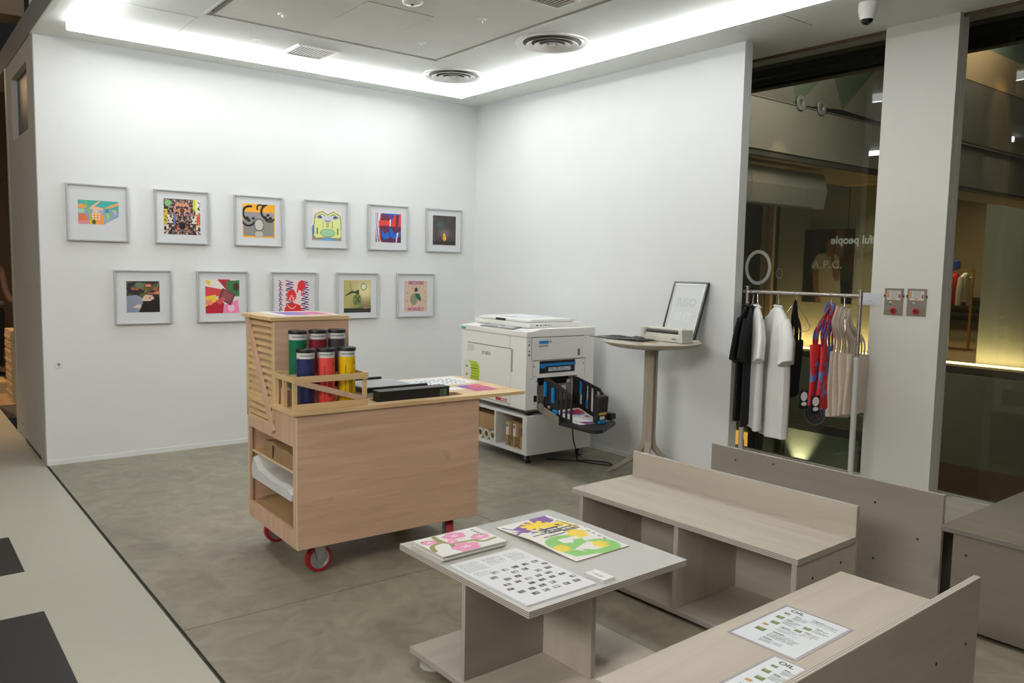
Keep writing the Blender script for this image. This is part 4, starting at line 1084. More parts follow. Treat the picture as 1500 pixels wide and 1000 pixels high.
obj('pale_strip', boxes((.4485, .451, -.13, -.08, .43, .63), (.4485, .451, -.19, -.16, .41, .59), (.4485, .451, -.25, -.21, .40, .57), (.4485, .451, -.32, -.275, .40, .53)), CREAM, f2)
# end stop
bm = nb()
prism(bm, [(.275, -.430, .375), (.275, -.470, .375), (.275, -.488, .46), (.275, -.500, .575), (.275, -.452, .588), (.275, -.430, .55)], (.09, 0, 0))
bmesh.ops.bevel(bm, geom=list(bm.edges), offset=.004, segments=1, affect='EDGES')
es = obj('end_stop', bm, TRB, trp)
obj('yellow_label', box(.285, .355, -.4905, -.484, .443, .462), mat('yellow_label', (.62, .42, .08), .5), es)
obj('warning_label', box(.30, .345, -.482, -.477, .408, .436), PAPER, es)
obj('blue_latch', box(.285, .345, -.49, -.470, .378, .402, .004), BLUEP, es)
# printed sheets on the tray
def riso_print(w_=90, h_=120):
    a = Art(w_, h_, (236, 236, 238))
    for k in range(3):
        o = .04 + k * .33
        a.poly([(.1, o + .06), (.9, o), (.95, o + .2), (.16, o + .28)], (212, 45, 50)); a.line([(.12, o + .30), (.9, o + .24)], .03, (70, 60, 175)); a.line([(.12, o + .26), (.92, o + .2)], .022, (190, 60, 110)); a.rect(.1, o + .1, .14, o + .28, (80, 70, 180))
    return a
RPUR = mat('violet_ink', s2l((92, 60, 170)), .6)
for k in range(2):
    z0 = .3785 + .004 * k
    s_ = sheet('printed_sheet', riso_print(), .26, .33, .003, INK, None, on_pr(.150 + .012 * k, -.440 - .018 * k, z0 - .002 * k), (R(0), R(0), PR + R(2 * k)), bendfn=lambda gx, gy: np.clip(gy - .17, 0, None) * .30)
    tag(s_, ['lower printed sheet with red blocks in the machine tray', 'upper printed sheet with red blocks and violet lettering in the machine tray'][k], 'print')
for k in range(3):
    txt('lettering', 'RISO', .075, RPUR, s_, (.135, .265 - k * .109, .0042 + max(0, .265 - k * .109 - .17) * .30), (R(16) if k == 0 else 0, 0, R(5)), bold=.003)
# loose sheets on the scanner lid
s_ = sheet('loose_sheet', Art(10, 10, (232, 234, 236)), .30, .40, .0015, INK, None, on_pr(.26, .34, 1.0985), (0, 0, PR + R(12)))
tag(s_, 'white sheet with a curling edge on the machine lid', 'sheet')
a = Art(30, 30, (150, 150, 190)); a.rect(.1, .1, .9, .9, (110, 110, 160))
s_ = sheet('small_card', a, .12, .19, .001, INK, None, on_pr(.19, .44, 1.0985), (0, 0, PR + R(8))); tag(s_, 'small violet-grey card lying on the machine lid', 'card')
# power cord
bm = nb(); tube(bm, bend([on_pr(.30, -.16, .372), on_pr(.29, -.19, .30), on_pr(.335, -.15, .20), on_pr(.385, -.13, .10), on_pr(.43, -.10, .016), on_pr(.52, -.12, .007), on_pr(.60, -.26, .007), on_pr(.565, -.33, .007), on_pr(.50, -.24, .007), on_pr(.45, -.12, .007), on_pr(.38, -.02, .007), on_pr(.28, .10, .007)], 6), .0052, 8)
tag(obj('power_cord', bm, BLACK, smooth=True), 'black power cord looping on the floor below the paper tray', 'cord')
# ------------------------------------------------------------------ tall round table with laminator, frame and cloth bag
TW = wood('table_wood', (.36, .31, .25), (.46, .40, .335), 'z', .5, .7); TWX = wood('table_top_wood', (.46, .42, .35), (.54, .50, .42), 'x', .5, .7)
TXc = Vector((-.397, -2.725, 0))
tb = thing('tall_table', 'tall round pale wooden table on a three-legged post by the white wall', 'table', TXc)
bm = nb(); lathe(bm, [(0, .962), (.255, .958), (.30, .968), (.338, .988), (.345, .996), (.342, 1.0), (0, 1.0)], 64); obj('table_top', bm, TWX, tb, smooth=True)
for k, an in enumerate((R(98), R(218), R(338))):
    d = Vector((math.cos(an), math.sin(an), 0)); s = Vector((-d.y, d.x, 0))
    path = [(.024, .962), (.024, .60), (.024, .34), (.026, .285), (.038, .245), (.07, .205), (.15, .13), (.26, .055), (.350, .0)]
    rings = []
    for i, (rad, z) in enumerate(path):
        wd = .0265 if i < 4 else .0265 - .0115 * (i - 3) / 5
        th = .021 if i < 4 else .022 - .006 * (i - 3) / 5
        q0 = path[max(0, i - 1)]; q1 = path[min(len(path) - 1, i + 1)]
        tg = (d * (q1[0] - q0[0]) + Vector((0, 0, q1[1] - q0[1]))).normalized()
        nrm = tg.cross(s).normalized()
        if i == len(path) - 1: nrm = d
        c = d * rad + Vector((0, 0, z))
        rings.append([c + s * wd * a_ + nrm * th * b_ for a_, b_ in ((-1, -.7), (-.7, -1), (.7, -1), (1, -.7), (1, .7), (.7, 1), (-.7, 1), (-1, .7))])
    bm = nb(); loft(bm, rings)
    for v in bm.verts: v.co.z = max(v.co.z, .0)
    obj('leg', bm, TW, tb)
bm = nb()
lathe(bm, [(0, .935), (.052, .935), (.052, .957), (0, .957)], 6); obj('collar', bm, TW, tb)
for k in range(3):
    an = R(158 + 120 * k); d = Vector((math.cos(an), math.sin(an), 0))
    bm = nb(); lathe(bm, [(0, 0), (.006, 0), (.006, .016), (.011, .018), (.011, .027), (0, .027)], 12, d * .046 + Vector((0, 0, .944)), Vector((0, 0, 1)).rotation_difference(d).to_matrix())
    obj('bolt', bm, mat('bolt_brown', (.10, .07, .05), .4), tb)
# laminator
LAM = thing('laminator', 'cream desktop laminator on the tall round table', 'laminator', (-.335, -2.800, 1.0003), R(-90 + 0))
obj('base', box(-.155, .155, -.045, .05, 0, .058, .005), CREAM, LAM)
obj('front_lip', box(-.155, .155, -.0525, -.0455, .006, .040, .002), CREAM, LAM)
obj('end_cap', box(-.190, -.1555, -.060, .060, 0, .092, .006), CREAM, LAM)
obj('end_cap', box(.1555, .190, -.060, .060, 0, .092, .006), CREAM, LAM)
bm = nb(); lathe(bm, [(0, -.150), (.012, -.150), (.012, .150), (0, .150)], 16, (0, -.028, .070), Matrix.Rotation(PI / 2, 3, 'Y')); obj('roller', bm, DKGREY, LAM, smooth=True)
bm = nb(); prism(bm, [(-.152, -.012, .060), (-.152, -.024, .088), (-.152, .02, .098), (-.152, .048, .090), (-.152, .05, .059)], (.304, 0, 0)); obj('top_cover', bm, CREAM, LAM)
obj('badge', box(.095, .135, -.0535, -.0525, .020, .030), mat('badge_grey', (.2, .22, .25), .5), LAM)
# black picture frame leaning on the wall
FRB = mat('frame_black_gloss', (.014, .014, .016), .22)
fr = thing('leaning_frame', 'black picture frame with faint grey lettering leaning on the white wall behind the laminator', 'picture', (-.165, -2.600, 1.0045), 0)
lean = math.atan2(.142, .42)
fr.rotation_euler = (0, lean, R(0))
fwd, fhg = .312, .432
bm = plate([0, .016, fwd - .016, fwd], [0, .016, fhg - .016, fhg], {(1, 1)}, -.011, .011, 'yzx')
for v in bm.verts: v.co.y = -v.co.y
obj('frame', bm, FRB, fr)
obj('inner_lip', (lambda b: ([setattr(v.co, 'y', -v.co.y) for v in b.verts], b)[1])(plate([.016, .021, fwd - .021, fwd - .016], [.016, .021, fhg - .021, fhg - .016], {(1, 1)}, -.009, .006, 'yzx')), ALU, fr)
obj('poster', box(-.003, .003, -(fwd - .021), -.021, .021, fhg - .021), mat('poster_pale', (.66, .68, .69), .6), fr)
FNT = mat('faint_grey_ink', (.56, .58, .59), .6); FNT2 = mat('faint_white_ink', (.74, .75, .76), .6)
txt('lettering', 'RISO', .085, FNT, fr, (-.0035, -.156, .275), (PI / 2, 0, -PI / 2), bold=.003)
txt('lettering', 'IS IT', .085, FNT2, fr, (-.0035, -.156, .165), (PI / 2, 0, -PI / 2), bold=.003)
# dark printed cloth bag lying over the table edge
a = Art(70, 60, (22, 21, 22)); n_ = a.noise(11)
m_ = (np.abs(a.Y - .5) < .26) & (np.abs(a.X - .42) < .30) & (n_ > .46) & (a.noise(25) > .3); a.put(m_, (150, 156, 162))
def rum(gx, gy):
    u = gx / .47; v = gy / .19
    return .003 + .018 * np.clip(np.sin(9 * u + 2 * v), 0, 1) * np.clip((u - .55) * 4, 0, 1) + .014 * np.clip(np.sin(14 * v + 5 * u), 0, 1) * np.clip((v - .6) * 3, 0, 1) + .006 * np.clip(np.sin(22 * u), 0, 1) * np.clip((u - .4) * 3, 0, 1)
s_ = sheet('cloth_bag', a, .47, .17, .002, INK, None, (-.60, -2.30, 1.0004), (0, 0, R(-85)), side=(20, 20, 20), bendfn=rum)
tag(s_, 'crumpled black cloth bag with a pale print lying on the tall round table', 'bag')
s_ = sheet('kraft_card', Art(8, 8, (150, 128, 95)), .11, .14, .001, INK, None, (-.60, -2.79, 1.0004), (0, 0, R(-60))); tag(s_, 'flat brown card at the near edge of the tall round table', 'card')
tag(obj('white_eraser', box(-.235, -.19, -2.975, -2.93, 1.0003, 1.012, .002), PAPER), 'small white block at the laminator end on the tall round table', 'eraser')

# ------------------------------------------------------------------ plywood benches
B1, B2 = (.44, .39, .33), (.53, .475, .405)
BX_ = wood('birch_x', B1, B2, 'x', .55, .55); BY_ = wood('birch_y', B1, B2, 'y', .55, .55); BZ_ = wood('birch_z', B1, B2, 'z', .55, .55)
G1, G2 = (.27, .24, .205), (.32, .285, .25)
GX_ = wood('greyed_birch_x', G1, G2, 'x', .55, .5, knots=.5)
BE = [plyedge('birch_edge_' + q, (.28, .245, .21), (.56, .53, .48), q, .0068) for q in 'xyz']
SCREW = mat('screw_hole_dark', (.02, .017, .014), .6)
def holes(parent, pts, n):
    for p in pts:
        bm = nb(); lathe(bm, [(0, -.001), (.0055, -.001), (.0055, .0006), (.003, .0002), (0, .0002)], 12, (0, 0, 0)); o = obj('screw', bm, SCREW, parent, p)
        o.rotation_euler = Vector((0, 0, 1)).rotation_difference(Vector(n)).to_euler()
def bench(name, label, loc, rz, L, div=None, face=BX_, back=True, ov=.056, D=.44, hz=.43, hb=.555, right=True, group='plywood benches'):
    """long axis x, front at y = 0, back board behind y = D"""
    t = thing(name, label, 'bench', loc, rz, group)
    e = .022
    panel('seat', (0, L, 0, D - .0005, hz - .024, hz), ((BX_, BX_, face), BE), t)
    if back: panel('back_board', (.004, L - .004, D, D + .0215, .014, hb), ((BX_, face, face), BE), t)
    panel('side_panel', (ov, ov + e, .004, D - .001, .0412, hz - .0243), ((BZ_, BX_, BX_), BE), t)
    if right: panel('side_panel', (L - e - .004, L - .004, .004, D - .001, .0412, hz - .0243), ((BZ_, BX_, BX_), BE), t)
    if div: panel('divider', (div, div + e, .004, D - .001, .0412, hz - .0243), ((BZ_, BX_, BX_), BE), t)
    panel('bottom_board', (ov - .012, L - .004, .004, D - .001, .019, .041), ((BX_, BX_, BX_), BE), t)
    for x in (ov + .06, L - .12):
        obj('foot', boxes((x, x + .05, .05, .10, 0, .0188), (x, x + .05, D - .10, D - .05, 0, .0188)), BLACK, t)
    return t
b1 = bench('bench', 'open-fronted plywood bench facing the display table, with a low back board', (-2.048, -3.722, 0), R(-90 + 1.6), 1.222, .634)
holes(b1, [(1.2185, .12, .33), (1.2185, .33, .345)], (1, 0, 0))
b2_ = bench('bench', 'plywood bench turned to the window, its grey knotted back board facing the room', (-.637, -5.062, 0), R(90), 1.245, .60, face=GX_)
holes(b2_, [(.305, .4620, .451), (.104, .4620, .334), (.298, .4620, .189), (1.081, .4620, .493), (.85, .4620, .517)], (0, 1, 0))
b3 = bench('bench', 'plywood bench holding the two laminated menus, nearest the camera', (-1.986, -5.100, 0), R(180 + 1.6), 1.258, .60, ov=.05)
holes(b3, [(.09, .4620, .36), (.30, .4620, .36)], (0, 1, 0))
# low closed box at the right, its birch darkened in colour for the unlit spot
DBX = wood('shaded_birch_x', (.17, .15, .12), (.215, .19, .155), 'x', .55, .5)
DBE = [plyedge('shaded_birch_edge_' + q, (.12, .105, .085), (.26, .24, .21), q, .0068) for q in 'xyz']
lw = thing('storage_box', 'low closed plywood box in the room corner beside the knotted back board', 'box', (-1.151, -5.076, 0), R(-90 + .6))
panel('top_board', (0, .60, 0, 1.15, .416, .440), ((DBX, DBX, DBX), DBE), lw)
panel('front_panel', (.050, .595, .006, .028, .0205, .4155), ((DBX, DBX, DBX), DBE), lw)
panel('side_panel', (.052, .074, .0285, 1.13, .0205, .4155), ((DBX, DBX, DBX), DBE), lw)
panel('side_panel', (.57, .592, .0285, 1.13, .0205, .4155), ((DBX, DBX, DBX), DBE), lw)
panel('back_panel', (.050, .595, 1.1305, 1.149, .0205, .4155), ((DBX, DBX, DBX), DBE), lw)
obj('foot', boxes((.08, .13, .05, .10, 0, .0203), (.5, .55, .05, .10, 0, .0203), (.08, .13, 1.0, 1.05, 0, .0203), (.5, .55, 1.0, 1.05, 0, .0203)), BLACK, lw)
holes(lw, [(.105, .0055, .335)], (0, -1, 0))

# ------------------------------------------------------------------ display table
TT = mat('pale_grey_laminate', (.54, .54, .52), .20, noise=.02, scale=3)
dtx = thing('display_table', 'square low display table with a pale glossy top on crossed plywood panels', 'table', (-3.125, -4.714, 0), R(1.0))
panel('table_top', (0, .771, 0, .771, .406, .43), ((BX_, BX_, TT), BE), dtx)
panel('cross_panel', (.006, .392, .345, .367, .0545, .4057), ((BZ_, GX_, BX_), BE), dtx)
panel('cross_panel', (.37, .392, .09, .3447, .0545, .4057), ((BZ_, BX_, BX_), BE), dtx)
panel('cross_panel', (.37, .392, .3673, .66, .0545, .4057), ((BZ_, BX_, BX_), BE), dtx)
panel('base_board', (-.005, .715, .05, .685, .030, .054), ((BX_, BX_, BX_), BE), dtx)
obj('foot', boxes((.08, .13, .1, .15, .0035, .0298), (.6, .65, .1, .15, .0035, .0298), (.6, .65, .58, .63, .0035, .0298)), BLACK, dtx)
obj('foot', box(.03, .09, .58, .63, .0105, .0298), BLACK, dtx)
bm = nb(); lathe(bm, [(0, 0), (.055, 0), (.055, .008), (.050, .010), (0, .010)], 32); 
fdk = tag(obj('floor_disc', bm, mat('disc_pale', (.50, .49, .46), .5), None, (-3.085, -4.115, 0.0), smooth=True), 'flat pale metal disc on the floor under the display table corner', 'disc')
def on_t(x, y, z): return Vector((-3.125, -4.714, 0)) + Matrix.Rotation(R(1), 3, 'Z') @ Vector((x, y, z))
# flower brochures
def plum():
    a = Art(110, 90, (232, 230, 228)); PK = (236, 150, 190); GRN = (150, 145, 75)
    for pts in ([(.3, .04), (.28, .3), (.36, .52), (.5, .56), (.72, .6), (.9, .44)], [(.3, .36), (.1, .44), (.02, .7)], [(.36, .5), (.3, .75), (.34, .98)], [(.66, .58), (.75, .75), (.95, .72)], [(.08, .15), (.2, .3), (.3, .26)]):
        P_ = [tuple(v)[:2] for v in bend([(x, y, 0) for x, y in pts], 5)]; a.line(P_, .07, GRN)
    for (x, y, r) in ((.55, .2, .17), (.14, .25, .11), (.4, .45, .09), (.45, .8, .2), (.82, .5, .14)):
        for k in range(5):
            an = 2 * PI * k / 5 - PI / 2; a.disc(x + r * .55 * math.cos(an), y + r * .62 * math.sin(an), r * .5, PK)
        for k in range(5):
            an = 2 * PI * k / 5 - PI / 2 + .3; a.line([(x, y), (x + r * .38 * math.cos(an), y + r * .38 * math.sin(an))], .018, (245, 240, 240))
    for k in range(4): a.rect(.86, .08 + k * .1, .92, .14 + k * .1, (150, 150, 150))
    return a
pl = plum()
for k in range(6):
    o = sheet('brochure', pl if k == 5 else Art(6, 6, (228, 226, 222)), .295, .205, .0028, INK, None, on_t(.015 + .006 * math.sin(k * 2.1) + .002 * k, .505 + .005 * math.cos(k * 1.7), .4302 + k * .0041), (0, 0, R(1 + .8 * math.sin(k * 1.3))), side=(222, 218, 212))
    tag(o, ['lowest brochure in the stack on the display table', 'second brochure from the bottom of the display table stack', 'third brochure from the bottom of the display table stack', 'third brochure from the top of the display table stack', 'second brochure from the top of the display table stack', 'topmost brochure in the stack, with pink plum blossom on the cover'][k], 'brochure', 'stacked brochures')
# green yellow brochure lying open
def openb():
    a = Art(90, 150, (234, 232, 228)); PU = (125, 85, 160); Y = (252, 222, 40); GR = (140, 202, 112); K = (70, 70, 78); O = (248, 212, 50)
    a.poly([(.12, .14), (.5, .04), (.56, .14), (.42, .28), (.2, .24)], PU); a.poly([(.62, .0), (.95, .0), (.9, .16), (.7, .2), (.58, .1)], PU); a.poly([(.02, .2), (.35, .24), (.2, .3)], PU); a.line([(.05, .06), (.3, .34)], .03, PU); a.line([(.02, .28), (.35, .18)], .03, PU)
    for k in range(9):
        an = k * 2 * PI / 9; a.line([(.52, .18), (.52 + .22 * math.cos(an), .18 + .12 * math.sin(an))], .06, Y)
    a.poly([(.6, .22), (.95, .2), (.98, .34), (.6, .34)], Y); a.poly([(.85, .3), (1, .42), (.8, .44)], Y)
    for (x, y, L_) in ((.2, .32, .5), (.38, .3, .45), (.12, .4, .55), (.4, .42, .5), (.2, .48, .4), (.55, .37, .4), (.3, .36, .3), (.62, .45, .3)): a.rect(x, y, x + L_, y + .022, K)
    a.put((a.noise(26) > .72) & (a.Y > .25) & (a.Y < .5) & (a.X > .3), K); a.put((a.noise(30) > .78) & (a.Y > .3) & (a.Y < .52) & (a.X < .4), (245, 225, 110))
    a.disc(.34, .66, .30, GR, .15); a.poly([(.30, .585), (.70, .60), (.62, .665), (.50, .64), (.44, .70), (.30, .665)], (236, 234, 230))
    a.disc(.66, .87, .30, GR, .15); a.disc(.60, .85, .15, (236, 234, 230), .06); a.poly([(.30, .80), (.62, .74), (.80, .80), (.52, .90)], (236, 234, 230)); a.poly([(.06, .76), (.30, .83), (.44, .97), (.12, .93)], GR)
    for (x, y, r) in ((.72, .56, .17), (.16, .74, .13), (.72, .84, .13)):
        a.poly([(x + r * math.cos(k * PI / 3), y + r * .62 * math.sin(k * PI / 3)) for k in range(6)], O if r > .15 else (246, 214, 50), .85)
    for k in range(12): a.rect(.90, .10 + k * .065, .95, .135 + k * .065, (165, 165, 165)) if k not in (6, 11) else None
    return a
o = sheet('brochure', openb(), .285, .475, .0035, INK, None, on_t(.416, .222, .4302), (0, 0, R(1.6)), side=(150, 130, 105), bendfn=lambda gx, gy: .010 * np.exp(-((gy - .24) / .13) ** 2) * (gx < 9))
tag(o, 'open brochure with bold green, yellow and purple shapes on the display table', 'brochure')
# white list of pictures
a = Art(110, 155, (226, 228, 233)); rg = np.random.default_rng(4)
for (x, y, w_, h_) in ((.04, .04, .3, .2), (.38, .04, .28, .16), (.70, .06, .24, .18), (.05, .26, .22, .09)):
    a.text_lines(x, y, x + w_, y + h_, 11, (168, 170, 178), .7)
for j in range(7):
    for i in range(6):
        x = .09 + i * .15 + .05 * (j % 2); y = .33 + j * .085
        if rg.random() < .86 and x < .92 and not (i < 1 and j > 5):
            dk = int(rg.integers(40, 120)); a.rect(x, y, x + .085, y + .042, (dk,) * 3)
            nn = a.noise(40); a.put((a.X > x + .01) & (a.X < x + .075) & (a.Y > y + .006) & (a.Y < y + .036) & (nn > .55), (min(225, dk + 95),) * 3)
for k in range(2):
    o = sheet('picture_list', a if k else Art(4, 4, (222, 224, 228)), .308, .432, .0022, INK, None, on_t(.018 + .002 * k, .030 + .001 * k, .4302 + .0023 * k), (0, 0, R(1)), side=(205, 206, 212))
    tag(o, ['white sheet just under the list of small grey pictures on the display table', 'white printed list of small grey pictures at the front of the display table'][k], 'sheet')
a = Art(40, 50, (232, 232, 234)); a.text_lines(.3, .2, .42, .85, 1, (120, 120, 120), .8); a.line([(.45, .15), (.45, .8)], .03, (150, 150, 152))
for k in range(4):
    o = sheet('name_card', a if k == 3 else Art(4, 4, (230, 230, 232)), .056, .091, .0026, INK, None, on_t(.352 + .001 * (k % 2), .0185 + .001 * k, .4302 + .0028 * k), (0, 0, R(2 + k % 2)), side=(215, 215, 215))
    tag(o, ['lowest card of the small white card stack on the display table', 'second card from the bottom of the small white card stack', 'second card from the top of the small white card stack', 'topmost card of the small white card stack on the display table'][k], 'card', 'small white cards')
# laminated menus on the near bench
def menu():
    a = Art(120, 168, (218, 224, 232)); 
    rg = np.random.default_rng(11)
    for (x, y, s) in ((.10, .14, .07), (.09, .27, .09), (.14, .42, .1), (.10, .54, .065), (.12, .66, .11), (.56, .30, .09), (.52, .42, .08)):
        a.rect(x, y, x + s * 1.3, y + s * .72, (105, 125, 75)); a.rect(x + s * .2, y, x + s * .9, y + s * .3, (150, 160, 90)); a.rect(x, y + s * .3, x + s * .5, y + s * .72, (95, 110, 90))
    a.rect(.10, .54, .19, .585, (190, 140, 95))
    for (x0, y0, x1, y1, n) in ((.52, .10, .95, .19, 4), (.28, .16, .5, .26, 4), (.26, .30, .5, .42, 5), (.70, .26, .95, .36, 4), (.66, .42, .9, .52, 4), (.34, .5, .7, .62, 5), (.36, .66, .8, .80, 6), (.36, .84, .7, .93, 4)):
        a.text_lines(x0, y0, x1, y1, n, (120, 123, 130), .7)
        a.rect(x0, y0 - .012, x0 + (x1 - x0) * .4, y0 + .004, (105, 107, 112))
    return a
MF = glass_mat('laminate_film', (.80, .78, .82), 1.45, .8)
INKD = mat('menu_ink', (.05, .05, .055), .6)
def laminated(label, x, y, rz, W, Hh):
    org = Vector((-3.243, -5.135, 0)) + Matrix.Rotation(R(1.6), 3, 'Z') @ Vector((x, y, 0))
    t = thing('laminated_menu', label, 'menu', (org.x, org.y, .4302), R(1.6 + rz), 'menus on the near bench')
    obj('film_border', box(0, W, 0, Hh, 0, .0012), mat('film_border_grey', (.36, .34, .38), .25), t)
    mm = sheet('page', menu(), W - .02, Hh - .02, .0006, INKG, t, (.010, .010, .0012))
    txt('heading', 'OIL', .025, INKD, t, (.058, Hh - .030, .0021), (0, 0, 0), bold=.0004, sx=1.2)
    return t
# pages face the seat front edge side: heading at the far left corner
t = laminated('laminated menu lying flat farther from the camera on the near bench', .508, -.046, -90, .228, .320)
t = laminated('laminated menu nearest the camera, half behind the bench back board', .174, -.213, -90, .228, .320)

# ------------------------------------------------------------------ clothes rail in the window bay
RX = .12
NICK = mat('satin_nickel', (.50, .46, .42), .35, .85, noise=.03, scale=20)
RWH = mat('rail_white_tube', (.60, .60, .57), .45)
rl = thing('clothes_rail', 'clothes rail with nickel bar and white lower posts in front of the window', 'clothes rail', (RX, -3.547, 0))
bm = nb(); tube(bm, [(0, .445, 1.360), (0, -.425, 1.360)], .0125, 14); obj('hanging_bar', bm, NICK, rl, smooth=True)
for y in (.415, -.416):
    bm = nb(); lathe(bm, [(0, .96), (.0125, .96), (.0125, 1.390), (.019, 1.391), (.019, 1.399), (0, 1.401)], 18, (0, y, 0)); obj('upper_post', bm, NICK, rl, smooth=True)
    bm = nb(); lathe(bm, [(0, .04), (.0175, .04), (.0175, .955), (.020, .957), (.020, .98), (0, .981)], 18, (0, y, 0)); obj('lower_post', bm, RWH, rl, smooth=True)
    bm = nb(); tube(bm, [(-.22, y, .03), (.22, y, .03)], .0165, 12); obj('foot_tube', bm, RWH, rl, smooth=True)
    for x in (-.2, .2):
        bm = nb(); lathe(bm, [(0, 0), (.014, .0), (.016, .006), (.012, .014), (0, .014)], 12, (x, y, 0)); obj('glide', bm, BLACK, rl, smooth=True)
bm = nb()
for z in (1.30, 1.24, 1.18, 1.12, 1.06, 1.0):
    lathe(bm, [(0, 0), (.0035, 0), (.0035, .0006), (0, .0006)], 8, (-.0127, -.416, z), Matrix.Rotation(-PI / 2, 3, 'Y'))
obj('height_hole', bm, BLACK, rl)
bm = nb(); tube(bm, [(0, .41, .12), (0, -.41, .12)], .0125, 12); obj('base_bar', bm, RWH, rl, smooth=True)

WIRE = mat('hanger_wire', (.62, .62, .62), .25, .9)
HCLR = mat('hanger_white', (.62, .63, .64), .3)
def hanger(name, label, y, yaw_, group, m=WIRE, half=.19, drop=.14, curl=False):
    """hook over the bar, shoulders along local x"""
    t = thing(name, label, 'hanger', (RX, y, 1.360), yaw_, group)
    bm = nb(); hk = [(.0 + .0155 * math.cos(a_), 0, .0 + .0155 * math.sin(a_)) for a_ in np.linspace(R(-20), R(200), 9)]
    hk = [(p[0] - 0, 0, p[2]) for p in hk]
    # hook passes over the bar, then the stem runs down
    pts = [(-.0155, 0, -.006)] + [(.0155 * math.cos(a_), 0, .0155 * math.sin(a_)) for a_ in np.linspace(R(180), R(0), 8)] + [(.0155, 0, -.012), (.006, 0, -.04), (.0, 0, -.075)]
    Rz = Matrix.Rotation(-yaw_, 3, 'Z')
    tube(bm, pts, .0022, 6); obj('hook', bm, m, t, smooth=True)
    bm = nb()
    sh = bend([(-half, 0, -.075 - drop), (-half * .55, 0, -.075 - drop * .42), (0, 0, -.073), (half * .55, 0, -.075 - drop * .42), (half, 0, -.075 - drop)], 5)
    tube(bm, sh, .0030, 6)
    if curl:
        tube(bm, bend([(-half, 0, -.075 - drop), (-half * .98, 0, -.08 - drop - .02), (-half * .6, 0, -.09 - drop - .022), (half * .6, 0, -.09 - drop - .022), (half * .98, 0, -.08 - drop - .02), (half, 0, -.075 - drop)], 4), .0022, 6)
        for s in (-1, 1):
            tube(bm, [(s * half * .62, 0, -.075 - drop * .52), (s * half * .66, 0, -.075 - drop * .52 + .014)], .0028, 6)
    obj('shoulder', bm, m, t, smooth=True)
    return t

def fold(u, k, ph): return math.sin(u * k + ph)
def tee(name, label, y, yaw_, m, ph, group, length=.86, top=1.262, wid=.235, thk=1.0):
    """t-shirt on its hanger: lofted body and two hanging sleeves; local x runs along the shoulders"""
    t = thing(name, label, 't-shirt', (RX, y, 0), yaw_, group)
    N_ = 40
    prof = [(top - .004, .065, .020), (top - .02, .085, .026), (top - .045, .135, .032), (top - .08, .185, .036), (top - .13, .218, .040), (top - .20, .222, .046), (top - .32, .218, .054), (top - .48, .220, .060), (top - .65, .226, .062), (top - length, .236, .060)]
    rings = []
    for i, (z, hw, th) in enumerate(prof):
        amp = .016 * thk * min(1, i / 5)
        ring = []
        for k in range(N_):
            an = 2 * PI * k / N_; cx, sx_ = math.cos(an), math.sin(an)
            x = hw * wid / .235 * cx; d = th * thk * (abs(sx_) ** .75) * (1 if sx_ >= 0 else -1)
            d += amp * fold(x * 30, 1, ph) * (abs(sx_) > .15)
            ring.append((x + amp * .5 * fold(z * 9, 1, ph), d, z + (.012 * fold(x * 14, 1, ph) if i == len(prof) - 1 else 0)))
        rings.append(ring)
    bm = nb(); loft(bm, rings[::-1])
    obj('body', bm, m, t, smooth=True)
    for s in (-1, 1):
        c0 = Vector((s * wid * .80, 0, top - .105)); c1 = Vector((s * (wid + .035), 0, top - .235)); c2 = Vector((s * (wid + .055), .01, top - .37))
        rings = []
        for j, (c, hw, th) in enumerate(((c0, .075, .030), ((c0 + c1) / 2, .082, .038), (c1, .086, .042), ((c1 + c2) / 2, .088, .044), (c2, .090, .044))):
            d = (c2 - c0).normalized(); sd = Vector((d.z, 0, -d.x)).normalized()
            ring = []
            for k in range(24):
                an = 2 * PI * k / 24
                q = c + sd * hw * math.cos(an) + Vector((0, 1, 0)) * (th * thk * math.sin(an) + .006 * math.sin(6 * math.cos(an) + ph))
                ring.append(q)
            rings.append(ring)
        bm = nb(); loft(bm, rings)
        obj('sleeve', bm, m, t, smooth=True)
    # neck band
    bm = nb(); pts = [(.066 * math.cos(a_), .024 * math.sin(a_), top - .004 - .018 * max(0, -math.sin(a_))) for a_ in np.linspace(0, 2 * PI, 25)]
    tube(bm, pts, .007, 6); obj('neck_band', bm, m, t, smooth=True)
    return t
TB = mat('black_jersey', (.012, .012, .014), .85, noise=.2, scale=30)
TWH = mat('white_jersey', (.86, .86, .85), .85, noise=.02, scale=20)
tee('t_shirt', 'black t-shirt hanging first from the wall end of the rail', -3.142, R(20), TB, .4, 'black t-shirts', top=1.27, length=.79, wid=.21, thk=.45)
tee('t_shirt', 'black t-shirt hanging second from the wall end of the rail', -3.180, R(24), TB, 1.9, 'black t-shirts', top=1.266, length=.82, wid=.2, thk=.45)
hanger('hanger', 'wire hanger of the first black t-shirt', -3.142, R(20), 'hangers on the rail')
hanger('hanger', 'wire hanger of the second black t-shirt', -3.180, R(24), 'hangers on the rail', half=.165)
tee('t_shirt', 'white t-shirt hanging directly beside the black t-shirts', -3.218, R(42), TWH, 2.6, 'white t-shirts', top=1.272, length=.85, wid=.20, thk=.7)
hanger('hanger', 'wire hanger of the white t-shirt beside the black t-shirts', -3.218, R(42), 'hangers on the rail', half=.16)
tee('t_shirt', 'white t-shirt hanging alone in the middle of the rail', -3.385, R(49), TWH, 4.1, 'white t-shirts', top=1.276, length=.89, wid=.215)
hanger('hanger', 'wire hanger of the white t-shirt in the middle', -3.385, R(49), 'hangers on the rail', half=.18)

